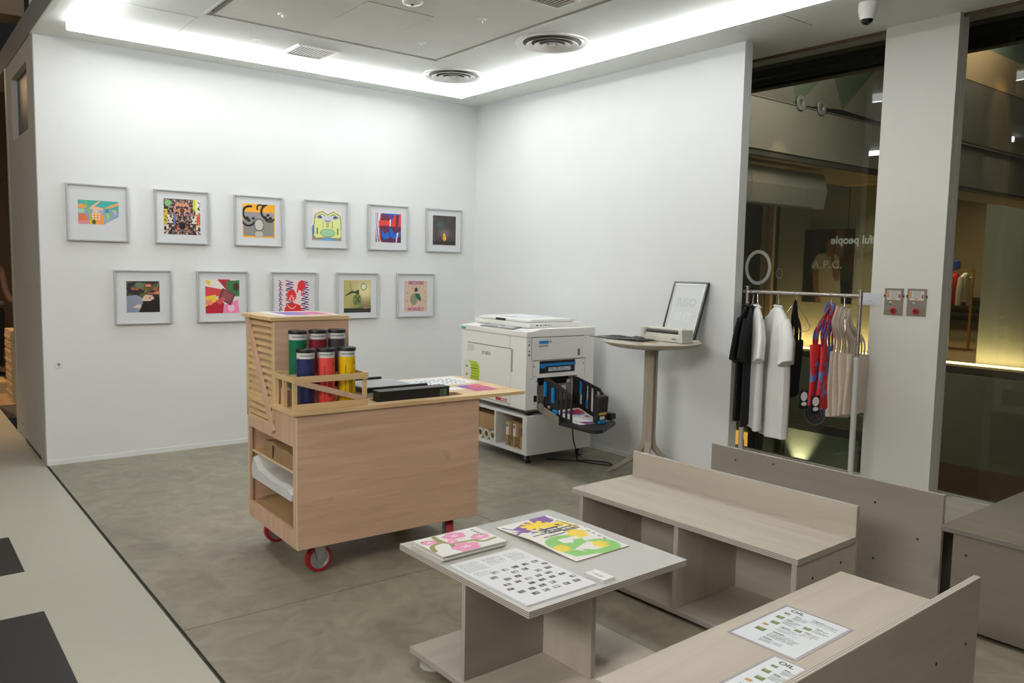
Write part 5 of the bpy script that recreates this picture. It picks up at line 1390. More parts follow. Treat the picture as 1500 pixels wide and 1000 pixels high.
def tote(name, label, y, yaw_, m, group, W=.26, Hb=.40, ztop=.985, zs=1.275, xo=0.0, th=.016, ph=0.0, strap=.016, slant=.0):
    """cloth bag hanging by two straps from a hanger stem; local x along the bag width"""
    t = thing(name, label, 'tote bag', (RX, y, 0), yaw_, group)
    rings = []
    for i, f in enumerate((0, .04, .25, .5, .75, .97, 1.0)):
        z = ztop - Hb * f; hw = W / 2 * (1 - .03 * f); ring = []
        for k in range(28):
            an = 2 * PI * k / 28; c, s = math.cos(an), math.sin(an)
            x = xo + hw * (abs(c) ** .45) * (1 if c >= 0 else -1)
            d = th * (1 if i not in (0, 6) else .75) * (abs(s) ** .7) * (1 if s >= 0 else -1) + .007 * math.sin(x * 30 + f * 4 + ph)
            ring.append((x, d, z + slant * (x - xo)))
        rings.append(ring)
    bm = nb(); loft(bm, rings[::-1]); body = obj('bag_body', bm, m, t, smooth=True)
    for s in (-1, 1):
        bm = nb()
        L_ = bend([(xo - W * .26, s * .010, ztop - .02 - slant * W * .26), (xo - W * .22, s * .010, ztop + .08), (-.035, s * .006, zs - .10), (-.012, s * .004, zs - .03), (.0, s * .003, zs), (.012, s * .004, zs - .03), (.035, s * .006, zs - .10), (xo + W * .22, s * .010, ztop + .08), (xo + W * .26, s * .010, ztop - .02 + slant * W * .26)], 5)
        rings = []
        for i, p in enumerate(L_):
            tg = (L_[min(i + 1, len(L_) - 1)] - L_[max(i - 1, 0)]).normalized(); nrm = Vector((0, 1, 0)); sd = tg.cross(nrm).normalized()
            rings.append([p + sd * strap - nrm * .0012, p + sd * strap + nrm * .0012, p - sd * strap + nrm * .0012, p - sd * strap - nrm * .0012])
        loft(bm, rings); obj('strap', bm, m, t, smooth=True)
    return t
CANV = mat('natural_canvas', (.74, .64, .53), .85, noise=.05, scale=40)
BCAN = mat('black_canvas', (.008, .008, .009), .85)
def camo():
    m = bpy.data.materials.new('red_blue_print'); m.use_nodes = True
    nt = m.node_tree; N = nt.nodes; L = nt.links; b = N['Principled BSDF']; b.inputs['Roughness'].default_value = .8
    tc = N.new('ShaderNodeTexCoord'); mp = N.new('ShaderNodeMapping'); mp.inputs['Scale'].default_value = (1, 1, .7)
    n = N.new('ShaderNodeTexNoise'); n.inputs['Scale'].default_value = 13; n.inputs['Detail'].default_value = .6; n.inputs['Distortion'].default_value = 1.3
    L.new(tc.outputs['Object'], mp.inputs[0]); L.new(mp.outputs[0], n.inputs['Vector'])
    cr = N.new('ShaderNodeValToRGB'); cr.color_ramp.interpolation = 'CONSTANT'; e = cr.color_ramp.elements
    e[0].position = 0; e[0].color = (.17, .24, .60, 1); e[1].position = .46; e[1].color = (.72, .035, .04, 1)
    L.new(n.outputs['Fac'], cr.inputs[0]); L.new(cr.outputs[0], b.inputs['Base Color'])
    return m
CAMO = camo()
tote('tote_bag', 'black cloth bag hanging beside the middle white t-shirt', -3.512, R(16), BCAN, None, W=.24, Hb=.375, ztop=1.042, zs=1.297, xo=.05, strap=.022, th=.02)
hanger('hanger', 'curled wire hanger of the black cloth bag', -3.512, R(-30), 'hangers on the rail', half=.11, drop=.14, curl=True)
hanger('hanger', 'curled wire hanger of the red and blue bags', -3.767, R(10), 'hangers on the rail', half=.20, drop=.11, curl=True)
hanger('hanger', 'curled wire hanger of the cream cloth bags', -3.859, R(34), 'hangers on the rail', half=.17, drop=.14, curl=True)
tote('tote_bag', 'red and blue patterned bag hanging behind its twin', -3.745, R(0), CAMO, 'red and blue bags', W=.19, Hb=.39, ztop=1.045, zs=1.30, xo=-.07, ph=1.0)
tote('tote_bag', 'red and blue patterned bag hanging in front of its twin', -3.785, R(6), CAMO, 'red and blue bags', W=.19, Hb=.40, ztop=1.035, zs=1.295, xo=-.055, ph=2.2)
for k, (x, y, z) in enumerate(((-.205, -3.715, .640), (-.180, -3.782, .615))):
    t = thing('price_tag', ['black tag with white oval patches on the rear red and blue bag', 'black tag with white oval patches on the front red and blue bag'][k], 'tag', (RX + x, y - .02, z), R(-20), 'black bag tags')
    obj('card', box(-.030, .030, -.002, .002, 0, .115), BLACK, t)
    bm = nb()
    for (cx, cz, rx, rz) in ((.002, .080, .024, .028), (.004, .033, .020, .014)):
        lathe(bm, [(0, 0), (1, 0), (1, .0008), (0, .0008)], 24)
    bm.free(); bm = nb()
    for (cx, cz, rx, rz) in ((.002, .078, .025, .030), (.004, .030, .021, .013)):
        prism(bm, [(cx + rx * math.cos(a_), -.0021, cz + rz * math.sin(a_)) for a_ in np.linspace(0, 2 * PI, 22, endpoint=False)], (0, -.0008, 0))
    obj('white_patch', bm, PAPER, t)
for k in range(4):
    tote('tote_bag', ['cream cloth bag nearest the camera on the rail', 'second cream cloth bag on the rail, behind the first', 'third cream cloth bag on the rail', 'last cream cloth bag, beside the white rail post'][k], -3.815 - .028 * k, R([-4, -3, 0, 3][k]), CANV, 'cream cloth bags',
         W=[.24, .24, .25, .28][k], Hb=[.42, .41, .40, .385][k], ztop=[.992, .992, .992, .985][k], zs=1.282 - .004 * k, xo=[.06, .07, .085, .13][k], ph=k * 1.3, strap=.011, slant=[-.12, -.1, -.06, -.05][k])
# paper notice taped between rail post and column, and two switch plates
nt_ = thing('paper_notice', 'blank-looking pale paper notice taped beside the rail post on the column', 'notice', (.4065, -3.885, 1.338))
obj('page', box(-.001, .001, -.062, .068, -.042, .038), mat('notice_paper', (.66, .68, .73), .7), nt_)
obj('faint_print', boxes((-.0014, -.001, -.01, .03, .008, .011), (-.0014, -.001, -.055, -.02, .0, .003), (-.0014, -.001, -.005, .03, -.018, -.012)), mat('notice_print', (.50, .52, .57), .7), nt_)
PLS = mat('switch_plate_steel', (.30, .265, .225), .45, .6, noise=.06, scale=40, stretch=(1, .1, 1))
LBW = mat('plate_label_white', (.62, .62, .60), .6)
for k, y in enumerate((-4.028, -4.172)):
    t = thing('switch_plate', ['steel emergency switch plate on the column, next to the window', 'steel emergency switch plate on the column, next to the column edge'][k], 'switch', (.41, y, 1.326 + .002 * k), 0, 'emergency switch plates')
    obj('plate', box(-.006, 0, -.060, .060, -.085, .085, .001), PLS, t)
    obj('label', box(-.0068, -.0055, -.044, .044, .012, .070), LBW, t)
    obj('label_orange', boxes((-.0074, -.0066, .030, .041, .026, .066), (-.0074, -.0066, -.012, .012, .016, .023)), mat('label_orange', (.78, .24, .01), .6), t)
    obj('label_red', box(-.0074, -.0066, -.042, -.031, .024, .048), mat('label_red', (.55, .04, .05), .6), t)
    obj('label_print', boxes(*[(-.0074, -.0066, -.026, .024 - .004 * (i % 3), .028 + .0085 * i, .0315 + .0085 * i) for i in range(5)]), mat('label_print_grey', (.30, .30, .34), .6), t)
    bm = nb(); lathe(bm, [(0, 0), (.010, 0), (.010, .003), (.006, .005), (0, .005)], 18, (-.006, .020, -.008), Matrix.Rotation(-PI / 2, 3, 'Y')); obj('key_lock', bm, STEEL, t, smooth=True)
    bm = nb(); lathe(bm, [(.012, 0), (.0205, 0), (.0205, .006), (.015, .010), (.012, .006), (.012, 0)], 24, (-.006, -.002, -.056), Matrix.Rotation(-PI / 2, 3, 'Y')); obj('red_ring', bm, mat('switch_red', (.62, .03, .025), .4), t, smooth=True)
    bm = nb(); lathe(bm, [(0, 0), (.0118, 0), (.0118, .007), (0, .008)], 20, (-.006, -.002, -.056), Matrix.Rotation(-PI / 2, 3, 'Y')); obj('button', bm, mat('switch_button_dark', (.12, .02, .018), .35), t, smooth=True)
    obj('side_clip', boxes((-.009, 0, .056, .064, .028, .044), (-.009, 0, -.064, -.056, .028, .044)), DKGREY, t)

# vinyl marks on the window glass
def ring_mark(name, y, z, ry, rz, wd, m, parent=None):
    bm = nb(); n = 40
    o_ = [bm.verts.new((0, y + ry * math.cos(2 * PI * k / n), z + rz * math.sin(2 * PI * k / n))) for k in range(n)]
    i_ = [bm.verts.new((0, y + (ry - wd) * math.cos(2 * PI * k / n), z + (rz - wd) * math.sin(2 * PI * k / n))) for k in range(n)]
    for k in range(n): bm.faces.new([o_[k], o_[(k + 1) % n], i_[(k + 1) % n], i_[k]])
    rt = bmesh.ops.extrude_face_region(bm, geom=list(bm.faces))
    for v in [q for q in rt['geom'] if isinstance(q, bmesh.types.BMVert)]: v.co.x -= .0008
    return obj(name, bm, m, parent, (.8365, 0, 0))
VINW = mat('white_vinyl', (.92, .94, .96), .5)
VINF = mat('faint_vinyl', (.30, .30, .27), .5)
tag(ring_mark('window_lettering', -2.704, 1.533, .1205, .138, .027, VINW), 'large white letter O on the window glass above the rail', 'lettering')
tag(ring_mark('window_lettering', -2.90, 1.490, .031, .042, .006, VINF), 'small faint letter O on the window glass beside the large O', 'lettering')
tag(ring_mark('window_lettering', -3.634, .530, .042, .048, .006, mat('pale_vinyl', (.42, .45, .44), .5)), 'pale letter O low on the window glass by the column', 'lettering')
cr_ = thing('round_crest', 'faint round crest with a red tower on the window glass below the bags', 'emblem', (.8365, -3.262, .447))
CRB = mat('crest_blue_grey', (.085, .10, .13), .5); CRL = mat('crest_line', (.28, .31, .33), .5); CRR = mat('crest_red', (.36, .08, .07), .5)
bm = nb(); lathe(bm, [(0, 0), (.082, 0), (.082, .0006), (0, .0006)], 40, (0, 0, 0), Matrix.Rotation(-PI / 2, 3, 'Y')); obj('disc', bm, CRB, cr_)
for r_, w_ in ((.090, .005), (.080, .003), (.060, .003)):
    o = ring_mark('rim', 0, 0, r_, r_, w_, CRL, cr_); o.location = (-.0009, 0, 0)
bm = nb()
for s in (-1, 1):
    prism(bm, [(-.0012, s * .004, .055), (-.0012, s * .010, .01), (-.0012, s * .040, -.045), (-.0012, s * .024, -.045), (-.0012, s * .006, .0)], (-.0006, 0, 0))
prism(bm, [(-.0012, -.018, -.004), (-.0012, .018, -.004), (-.0012, .014, .006), (-.0012, -.014, .006)], (-.0006, 0, 0))
prism(bm, [(-.0012, -.006, .02), (-.0012, .006, .02), (-.0012, .0, .058)], (-.0006, 0, 0))
obj('tower', bm, CRR, cr_)
for k in range(5):
    an = PI * (k + .5) / 5
    o = txt('rim_text', 'PARIS'[4 - k], .020, CRL, cr_, (-.0012, -.070 * math.cos(an) * -1 * -1, .070 * math.sin(an)), (PI / 2, 0, -PI / 2))

# ------------------------------------------------------------------ mall atrium beyond the glass
OLIVE = mat('olive_wall', (.36, .33, .22), .7, noise=.06, scale=1.2)
ATR = mat('atrium_metal_panel', (.22, .21, .19), .42, .35, noise=.05, scale=.8)
ATD = mat('atrium_dark', (.028, .026, .022), .7)
ATG = mat('atrium_green_glass', (.10, .125, .10), .25, noise=.05, scale=1)
SOFB = mat('atrium_brown_soffit', (.22, .15, .085), .7, noise=.06, scale=2)
JAMB = mat('warm_jamb', (.38, .27, .13), .6)
fw_ = struct('wall_far', boxes((9.0, 9.2, -.56, 2.60, .09, 3.6)), OLIVE)
obj('jamb', boxes((8.95, 9.1, 2.70, 2.82, .09, 2.78), (8.95, 9.1, 2.86, 2.96, .09, 2.78)), JAMB, fw_)
obj('dark_recess', boxes((9.05, 9.2, 2.60, 6.5, .09, 3.6)), ATD, fw_)
obj('panel_joint', boxes((8.995, 9.0, 1.19, 1.205, .5, 3.5), (8.995, 9.0, -.30, -.285, .5, 3.5)), mat('joint_olive', (.10, .09, .05), .7), fw_)
struct('trim_8', box(8.55, 9.2, -8, 8, -.10, .085), mat('far_ledge_dark', (.05, .042, .03), .6))
gl_ = thing('floor_light_strip', 'warm light strip along the foot of the far olive wall beyond the window', 'light strip', (8.93, .4, .086))
obj('diffuser', box(0, .03, -2.6, 2.2, .0, .02), mat('warm_strip', (1.0, .74, .36), .5, emit=7.0), gl_)
obj('channel', box(.031, .06, -2.6, 2.2, 0, .03), ALU, gl_)
bm_l = area('far_wall_glow', (8.80, .4, .13), (9.0, .4, .55), .05, 4.6, 60, (1.0, .74, .36)); bm_l.rotation_euler = (R(0), R(0), 0)
bm_l.rotation_euler = (Vector((1, 0, 2.2))).to_track_quat('-Z', 'Y').to_euler(); bm_l.data.size = 4.6; bm_l.data.size_y = .05
# right-hand part: glass partition of the far shop, its interior behind
struct('wall_far.001', box(9.0, 9.1, -7.0, -1.085, .09, 3.6), mat('far_shop_partition', (.20, .205, .155), .5, noise=.05, scale=1))
struct('floor.003', box(9.21, 16, -3, 6, .02, .085), mat('far_shop_floor', (.30, .22, .12), .6))
# poster of a person in a pale t-shirt
a = Art(110, 150, (34, 32, 25))
a.rect(.22, 0, 1, 1, (70, 52, 38)); a.rect(.0, 0, .22, 1, (26, 28, 24)); a.rect(.62, 0, .8, .5, (98, 72, 54)); a.disc(.85, .48, .2, (92, 48, 38), .12); a.disc(.83, .62, .16, (48, 62, 30), .14); a.rect(.7, .68, 1, 1, (22, 24, 18))
SK = (104, 70, 48); SH = (132, 122, 102)
a.poly([(.36, .16), (.46, .07), (.58, .09), (.62, .22), (.58, .32), (.4, .34), (.33, .33)], (36, 24, 18))
a.disc(.53, .21, .085, SK, .085); a.poly([(.46, .27), (.58, .27), (.62, .38), (.42, .38)], SK)
a.poly([(.28, .34), (.42, .32), (.5, .38), (.6, .33), (.72, .38), (.74, .56), (.80, 1), (.30, 1), (.32, .56), (.2, .54), (.15, .50)], SH)
a.poly([(.18, .54), (.3, .55), (.34, .82), (.40, 1), (.30, 1), (.24, .84)], SK); a.poly([(.62, .5), (.74, .54), (.74, .68), (.66, .7), (.60, .62)], SK)
a.poly([(.60, .56), (.68, .6), (.62, .36), (.56, .26), (.50, .30), (.54, .36)], SK); a.poly([(.33, .30), (.4, .14), (.38, .34)], (34, 22, 17))
a.a = np.clip(a.a * np.where(a.a.mean(-1, keepdims=True) > 70, 1.25, .80), 0, 255)
pst = sheet('wall_poster', a, .985, 1.335, .006, INK, None, (8.988, 2.035, .955), (PI / 2, 0, -PI / 2), side=(30, 30, 28))
tag(pst, 'dim wall poster of a dark-haired woman in a pale t-shirt beyond the window', 'poster')
AP = mat('poster_letter_pale', (.75, .72, .66), .6)
txt('lettering', 'A.P.C.', .20, AP, pst, (.48, .69, .0075), (0, 0, 0), bold=.004, space=1.15)
# mirrored shop name on a pane in front of the far wall
sg = thing('shop_sign', 'pale shop name seen mirrored on a pane beyond the window', 'sign', (8.6, .95, 2.07))
obj('pane', box(.0, .006, -1.35, .75, -1.984, 1.2), glass_mat('sign_pane_glass', (.97, .975, .96), 1.3, .3), sg)
t = txt('lettering', 'beautiful people', .192, mat('sign_letters', (.72, .76, .72), .5, emit=.18), sg, (-.004, .572, .0), (PI / 2, 0, -PI / 2), align='RIGHT', bold=.005)
t.scale = (-1, 1, 1); t.location = (-.004, .33, 0)
# bulkheads and soffits of the opposite gallery
gl1 = struct('wall_gallery', boxes((3.6, 9.0, .0, .12, 3.12, 3.80)), ATR)
obj('seam', boxes((3.6, 8.9, -.004, 0, 3.775, 3.79)), ATD, gl1)
obj('dark_slot', box(3.6, 9.0, .02, .14, 3.04, 3.12), ATD, gl1)
obj('soffit', box(3.6, 9.0, .05, 1.2, 3.03, 3.06), SOFB, gl1)
for i, (x0, x1) in enumerate(((3.6, 4.75), (4.756, 6.06), (6.066, 6.60))):
    bm = nb(); prism(bm, [(x0, .26, 2.96), (x0, .20, 2.72), (x0, .24, 2.46), (x0, .34, 2.45), (x0, .34, 2.96)], (x1 - x0, 0, 0)); obj('panel', bm, ATR, gl1)
obj('dark_edge', box(3.6, 6.2, .18, .34, 2.435, 2.452), ATD, gl1)
# folded ceiling above
bm = nb()
V = [bm.verts.new(p) for p in ((3.4, .02, 3.80), (4.30, .05, 3.80), (5.09, -.10, 4.10), (5.45, .05, 3.81), (6.02, -.12, 4.34), (6.66, .06, 3.90), (7.56, -.05, 4.75), (8.9, .0, 3.80), (3.4, -.1, 4.9), (8.9, -.1, 5.2))]
FC = [((0, 1, 2), 1), ((0, 2, 8), 0), ((1, 3, 2), 0), ((2, 3, 4), 1), ((3, 5, 4), 0), ((4, 5, 6), 1), ((5, 7, 6), 0), ((2, 4, 8), 0), ((4, 6, 9), 0), ((4, 9, 8), 1), ((6, 7, 9), 1)]
for f, mi in FC:
    q = bm.faces.new([V[i] for i in f]); q.material_index = mi
struct('ceiling.005', bm, [ATR, ATG])
for k, (x, z) in enumerate(((5.463, 3.83), (5.973, 3.83))):
    t = thing('recessed_spot', ['recessed spotlight pair beyond the window, fitting nearer the wall end', 'recessed spotlight pair beyond the window, fitting nearer the column'][k], 'spotlight', (x, -.03, z), 0, 'recessed spots of the atrium')
    bm = nb(); lathe(bm, [(.05, 0), (.10, 0), (.10, .012), (.05, .03), (.05, 0)], 24); obj('ring', bm, ALU, t, smooth=True)
    bm = nb(); lathe(bm, [(0, .015), (.049, .015), (.049, .03), (0, .03)], 20); obj('reflector', bm, DKGREY, t, smooth=True)
    t.rotation_euler = (-PI / 2, 0, 0)
# right-hand gallery
gl2 = struct('wall_gallery.001', boxes((4.70, 9.5, -2.5, -2.38, 3.63, 4.02)), mat('gallery_bronze_panel', (.30, .215, .12), .4, .5, noise=.08, scale=1))
bm = nb(); prism(bm, [(4.70, -2.5, 3.62), (4.70, -2.49, 3.30), (4.70, -2.5, 2.97), (4.70, -2.4, 2.97), (4.70, -2.4, 3.62)], (4.8, 0, 0)); obj('curved_panel', bm, mat('gallery_brushed_panel', (.30, .27, .22), .30, .8, noise=.05, scale=1), gl2)
bm = nb(); prism(bm, [(4.70, -2.46, 2.95), (4.70, -2.44, 2.50), (4.70, -2.36, 2.49), (4.70, -2.36, 2.95)], (1.22, 0, 0)); obj('lower_panel', bm, ATR, gl2)
bm = nb(); prism(bm, [(5.926, -2.46, 2.95), (5.926, -2.44, 2.50), (5.926, -2.36, 2.49), (5.926, -2.36, 2.95)], (3.5, 0, 0)); obj('lower_panel', bm, ATR, gl2)
obj('dark_edge', box(4.70, 9.5, -2.48, -2.34, 2.465, 2.49), ATD, gl2)
obj('soffit', box(4.70, 9.5, -2.44, -1.7, 2.50, 2.53), SOFB, gl2)
obj('top_band', boxes((4.0, 9.5, -2.30, -2.1, 3.6, 4.9)), ATG, gl2)
spot('gallery_warm_spot', (5.4, -3.1, 4.3), (5.7, -2.5, 3.3), 90, (1.0, .68, .34), 36, .7)
spot('gallery_warm_spot_b', (4.95, -.55, 3.5), (5.05, .2, 2.85), 22, (1.0, .72, .4), 40, .7)
# lower level: dark glass balustrade, beams, uplit wall
blg = struct('wall_lower', boxes((6.0, 6.1, -1.25, 4, -3.2, -.70)), mat('lower_wall_green', (.20, .22, .16), .6, noise=.05, scale=1))
obj('beam', box(5.90, 5.999, -1.25, 4, -.80, -.68), ATD, blg)
for y in (.86, .74, .36, -.95): obj('post', box(5.90, 5.999, y - .045, y + .045, -3.2, -.801), ATD, blg)
obj('lit_door_frame', boxes((5.95, 5.999, 1.10, 1.22, -1.5, -1.02), (5.95, 5.999, .95, 1.0, -1.5, -1.02), (5.95, 5.999, 1.0, 1.10, -1.13, -1.02)), mat('lit_amber', (1.0, .50, .10), .5, emit=1.3), blg)
struct('wall_balustrade', boxes((8.4, 8.5, -8, 8, -3.0, -.02)), mat('balustrade_dark_green', (.16, .165, .12), .4, noise=.05, scale=1))
struct('wall_lower.001', box(8.36, 8.399, -8, -.45, -3.0, -1.42), mat('lower_brown_wall', (.14, .08, .045), .5, noise=.1, scale=2))
struct('floor.004', box(1.2, 9.5, -9, 8, -3.3, -3.2), mat('lower_floor_brown', (.12, .075, .04), .5))
struct('trim_9', box(3.2, 3.3, -9, 3.2, -3.2, -1.75), mat('lower_brown_band', (.10, .062, .034), .5))
# far shop interior seen through the right-hand window: rail of clothes with a blue bag on top
fr_ = thing('clothes_rack', 'brass clothes rack inside the far shop beyond the right window', 'clothes rail', (11.6, .50, .086))
BRS = mat('brass_rack', (.50, .32, .12), .35, .7)
for y in (-.38, .30): obj('post', box(-.02, .02, y - .02, y + .02, 0, 1.52), BRS, fr_)
obj('bar', box(-.02, .02, -.38, .30, 1.50, 1.54), BRS, fr_)
obj('base', box(-.15, .15, -.40, .32, 0, .02), BRS, fr_)
def coat(label, y, m, L_, W_):
    t = thing('coat', label, 'coat', (11.58, y, .086), 0, 'coats in the far shop')
    rings = []
    for z, hw, th in ((1.47, .02, .02), (1.44, .05, .06), (1.38, .05, .17), (1.1, .06, W_), (1.47 - L_, .07, W_ * 1.1)):
        rings.append([(th * math.cos(a_) + .01 * math.sin(7 * a_), hw * math.sin(a_), z) for a_ in np.linspace(0, 2 * PI, 20, endpoint=False)])
    bm = nb(); loft(bm, rings[::-1]); obj('body', bm, m, t, smooth=True)
    for s in (-1, 1):
        bm = nb(); tube(bm, [(s * .16, 0, 1.38), (s * (W_ + .05), 0, 1.1), (s * (W_ + .06), 0, .85)], [.05, .055, .05], 10); obj('sleeve', bm, m, t, smooth=True)
coat('brown checked coat on the far shop rack', .74, mat('tweed_brown', (.10, .075, .04), .9, noise=.3, scale=30), 1.1, .20)
coat('dark coat beside the brown checked coat in the far shop', .60, mat('coat_dark', (.03, .032, .03), .9), 1.05, .19)
coat('red top on the far shop rack', .42, mat('top_red', (.42, .02, .025), .9), .60, .18)
coat('white top beside the red top on the far shop rack', .25, mat('top_white', (.5, .48, .43), .9), .55, .17)
hb = thing('handbag', 'blue handbag standing on the far shop rack', 'handbag', (11.6, .50, 1.626))
obj('body', box(-.07, .07, -.12, .12, 0, .15, .01), mat('bag_blue', (.01, .06, .42), .4), hb)
bm = nb(); tube(bm, bend([(0, -.06, .15), (0, -.05, .22), (0, .05, .22), (0, .06, .15)], 5), .006, 6); obj('handle', bm, DKGREY, hb, smooth=True)
bk = struct('wall_far.002', boxes((14.5, 14.7, -3, 6, .085, 4.2)), mat('far_shop_back', (.30, .25, .17), .7, noise=.08, scale=2))
for z in (.45, .62, .79, .96): obj('shelf_line', box(14.3, 14.5, -1, 3, z, z + .06), ATD, bk)
struct('ceiling.006', box(9.2, 14.7, -3, 6, 3.35, 3.4), mat('far_shop_ceiling', (.28, .22, .14), .7))
area('far_shop_light', (11.4, .6, 3.2), (11.6, .5, 0), 1.5, 1.5, 110, (1.0, .78, .48))

# ------------------------------------------------------------------ neighbouring shop at the far left
LBR = mat('left_shop_brown', (.16, .095, .045), .7, noise=.08, scale=1.5)
struct('wall_left.001', box(-9, -1.0, 9.6, 9.8, 0, 4.3), LBR)
lc = struct('ceiling.007', box(-9.2, -3.6, -9.0, 9.8, 4.25, 4.35), mat('hall_ceiling_dark', (.14, .115, .085), .8, noise=.15, scale=2))
obj('beam', box(-8, -3.62, 1.45, 1.75, 3.50, 3.66), mat('raw_beam', (.34, .27, .19), .8, noise=.1, scale=4), lc)
obj('rod', boxes((-3.80, -3.785, 1.58, 1.60, 3.66, 4.25)), DKGREY, lc)
struct('wall_hall', box(-9.2, -9.0, -9, 9.8, 0, 4.3), mat('hall_far_wall', (.30, .27, .22), .8))
for k, (z, y) in enumerate(((3.86, 9.0), (2.78, 9.0))):
    t = thing('wall_spot', ['small bright spot lamp high on the brown shop wall', 'small bright spot lamp lower on the brown shop wall'][k], 'spotlight', (-3.03 - .02 * k, y + .55, z), 0, 'spots of the left shop')
    bm = nb(); lathe(bm, [(0, 0), (.05, 0), (.05, .08), (0, .08)], 16, (0, 0, 0), Matrix.Rotation(PI / 2, 3, 'X')); obj('can', bm, DKGREY, t, smooth=True)
    bm = nb(); lathe(bm, [(0, .081), (.044, .081), (.044, .084), (0, .084)], 16, (0, 0, 0), Matrix.Rotation(PI / 2, 3, 'X')); obj('lamp', bm, mat('spot_lamp', (1.0, .85, .6), .5, emit=6.0), t)
# a stack of flat boards and a low pile on the floor
BRD = mat('board_tan', (.52, .38, .22), .7, noise=.05, scale=6)
sk = thing('board_stack', 'tall stack of tan cardboard slabs standing at the left shop entrance', 'stack', (-3.475, 3.30, 0))
for k in range(24):
    obj('slab', box(-.15 + .004 * math.sin(k * 2.3), .155 + .004 * math.sin(k * 1.7), -.18, .30, .031 * k, .031 * k + .029), BRD, sk)
sk2 = thing('board_stack', 'low pile of tan cardboard slabs behind the tall stack', 'stack', (-3.72, 4.05, 0))
for k in range(4):
    obj('slab', box(-.22, .14, -.2, .3, .031 * k, .031 * k + .029), BRD, sk2)
ct = thing('display_counter', 'dark display counter in the left shop behind the standing person', 'counter', (-4.2, 6.6, 0))
obj('body', box(-.9, .82, -.3, .3, .1, .86), mat('counter_dark', (.035, .028, .022), .5), ct)
obj('top', box(-.92, .86, -.33, .33, .86, .90), mat('counter_top_grey', (.30, .28, .25), .4), ct)
obj('plinth', box(-.86, .78, -.26, .26, 0, .1), mat('plinth_pale', (.42, .38, .32), .5), ct)

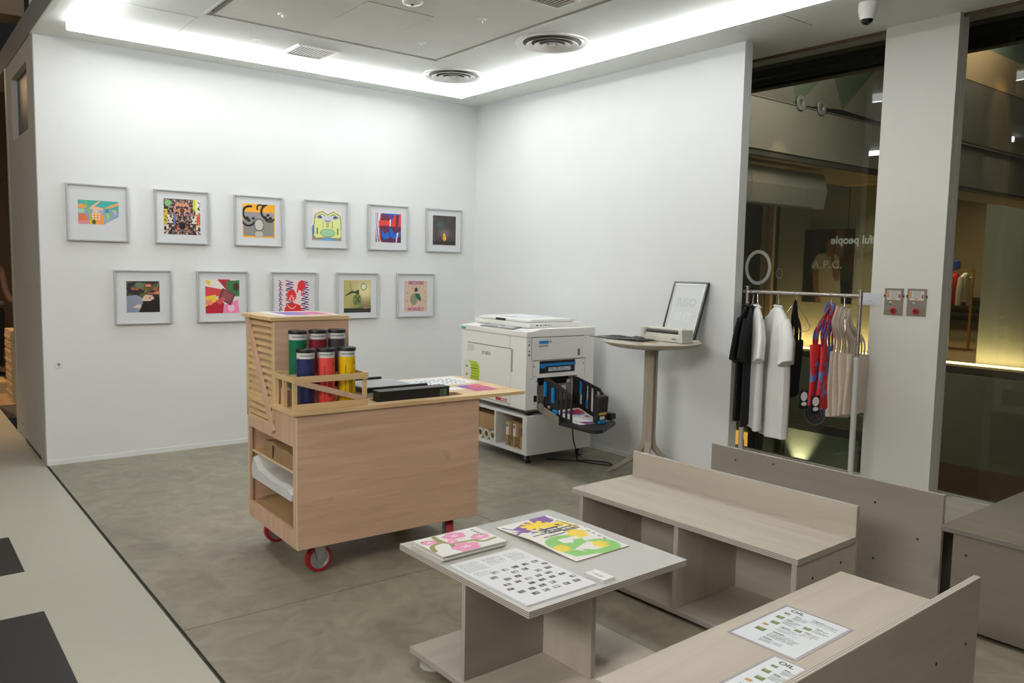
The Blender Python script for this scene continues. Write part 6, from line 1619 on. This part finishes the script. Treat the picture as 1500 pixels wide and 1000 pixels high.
# person standing at the far left
def person(loc, rz):
    p = thing('person', 'person in a dark cap, grey vest and dark trousers standing in the left shop', 'person', loc, rz)
    skin = mat('skin', (.42, .24, .16), .6); vest = mat('vest_grey', (.22, .23, .24), .85); trous = mat('trousers_dark', (.018, .018, .02), .85); hair = mat('hair_black', (.012, .010, .010), .6)
    def skel(name, vs, es, m, sub=2):
        me = bpy.data.meshes.new(name); me.from_pydata([v[0] for v in vs], es, []); me.update()
        o = bpy.data.objects.new(name, me); COL.objects.link(o)
        sm = o.modifiers.new('skin', 'SKIN'); o.modifiers.new('sub', 'SUBSURF').levels = sub
        for i, v in enumerate(vs): me.skin_vertices[0].data[i].radius = (v[1], v[2] if len(v) > 2 else v[1])
        me.skin_vertices[0].data[0].use_root = True
        dg = bpy.context.evaluated_depsgraph_get(); m2 = bpy.data.meshes.new_from_object(o.evaluated_get(dg), depsgraph=dg)
        bpy.data.objects.remove(o)
        return obj(name, m2, m, p, smooth=True)
    # one continuous body: trunk, head, arms with hands, legs and feet
    V = [((0, 0, .90), .125, .10), ((0, 0, 1.08), .115, .085), ((0, 0, 1.28), .145, .095), ((0, 0, 1.38), .10, .075), ((0, -.01, 1.44), .048), ((0, -.015, 1.50), .062, .075), ((0, -.02, 1.57), .072, .088), ((0, -.01, 1.635), .055, .065)]
    E_ = [(0, 1), (1, 2), (2, 3), (3, 4), (4, 5), (5, 6), (6, 7)]
    def add(v, pa): V.append(v); E_.append((pa, len(V) - 1)); return len(V) - 1
    for s in (-1, 1):
        a1 = add(((s * .165, 0, 1.36), .055), 3); a2 = add(((s * .215, .0, 1.10), .042), a1); a3 = add(((s * .20, -.14, .95), .034), a2); a4 = add(((s * .17, -.24, .97), .028), a3); a5 = add(((s * .155, -.30, .975), .036, .022), a4)
        l1 = add(((s * .09, 0, .80), .088), 0); l2 = add(((s * .10, -.01, .48), .060), l1); l3 = add(((s * .10, .02, .12), .042), l2); l4 = add(((s * .10, .0, .045), .042, .04), l3); add(((s * .105, -.15, .035), .036, .028), l4)
    skel('body', V, E_, skin)
    for s in (-1, 1):     # fingers and thumbs
        for k, (dx, ln) in enumerate(((-.024, .055), (-.008, .065), (.008, .06), (.024, .048))):
            skel('finger', [((s * .155 + dx, -.31, .975), .0095), ((s * .155 + dx, -.33 - ln * .4, .968), .0085), ((s * .155 + dx, -.335 - ln * .7, .948), .007)], [(0, 1), (1, 2)], skin, 1)
        skel('thumb', [((s * .155 - s * .03, -.285, .975), .011), ((s * .155 - s * .052, -.325, .966), .010), ((s * .155 - s * .05, -.35, .955), .008)], [(0, 1), (1, 2)], skin, 1)
    skel('vest', [((0, 0, .92), .142, .118), ((0, 0, 1.08), .132, .10), ((0, 0, 1.28), .160, .112), ((0, 0, 1.37), .125, .09)], [(0, 1), (1, 2), (2, 3)], vest)
    for s in (-1, 1):
        skel('trouser_leg', [((s * .085, 0, .88), .105), ((s * .095, 0, .78), .098), ((s * .10, -.01, .48), .074), ((s * .10, .015, .10), .060)], [(0, 1), (1, 2), (2, 3)], trous)
        skel('shoe', [((s * .10, .03, .045), .048, .042), ((s * .103, -.06, .04), .046, .036), ((s * .106, -.16, .034), .040, .028)], [(0, 1), (1, 2)], hair, 1)
        skel('eye', [((s * .028, -.092, 1.575), .009), ((s * .028, -.097, 1.575), .007)], [(0, 1)], hair, 1)
        skel('ear', [((s * .072, .0, 1.585), .018, .01), ((s * .074, .0, 1.55), .014, .009)], [(0, 1)], skin, 1)
    skel('nose', [((0, -.095, 1.57), .010), ((0, -.112, 1.548), .013)], [(0, 1)], skin, 1)
    skel('mouth', [((-.02, -.088, 1.517), .006), ((.02, -.088, 1.517), .006)], [(0, 1)], mat('lips', (.30, .10, .08), .6), 1)
    skel('hair', [((0, .012, 1.60), .086, .086), ((0, .03, 1.54), .070, .06)], [(0, 1)], hair)
    bm = nb(); lathe(bm, [(0, 1.685), (.05, 1.68), (.082, 1.655), (.094, 1.612), (0, 1.610)], 24, (0, .0, -.012)); obj('cap', bm, hair, p, smooth=True)
    bm = nb(); prism(bm, [(.085 * math.cos(a_), -.05 + .125 * math.sin(a_), 1.60) for a_ in np.linspace(PI, 2 * PI, 12)], (0, 0, .008)); obj('cap_brim', bm, hair, p)
person((-3.60, 5.42, 0), R(25))
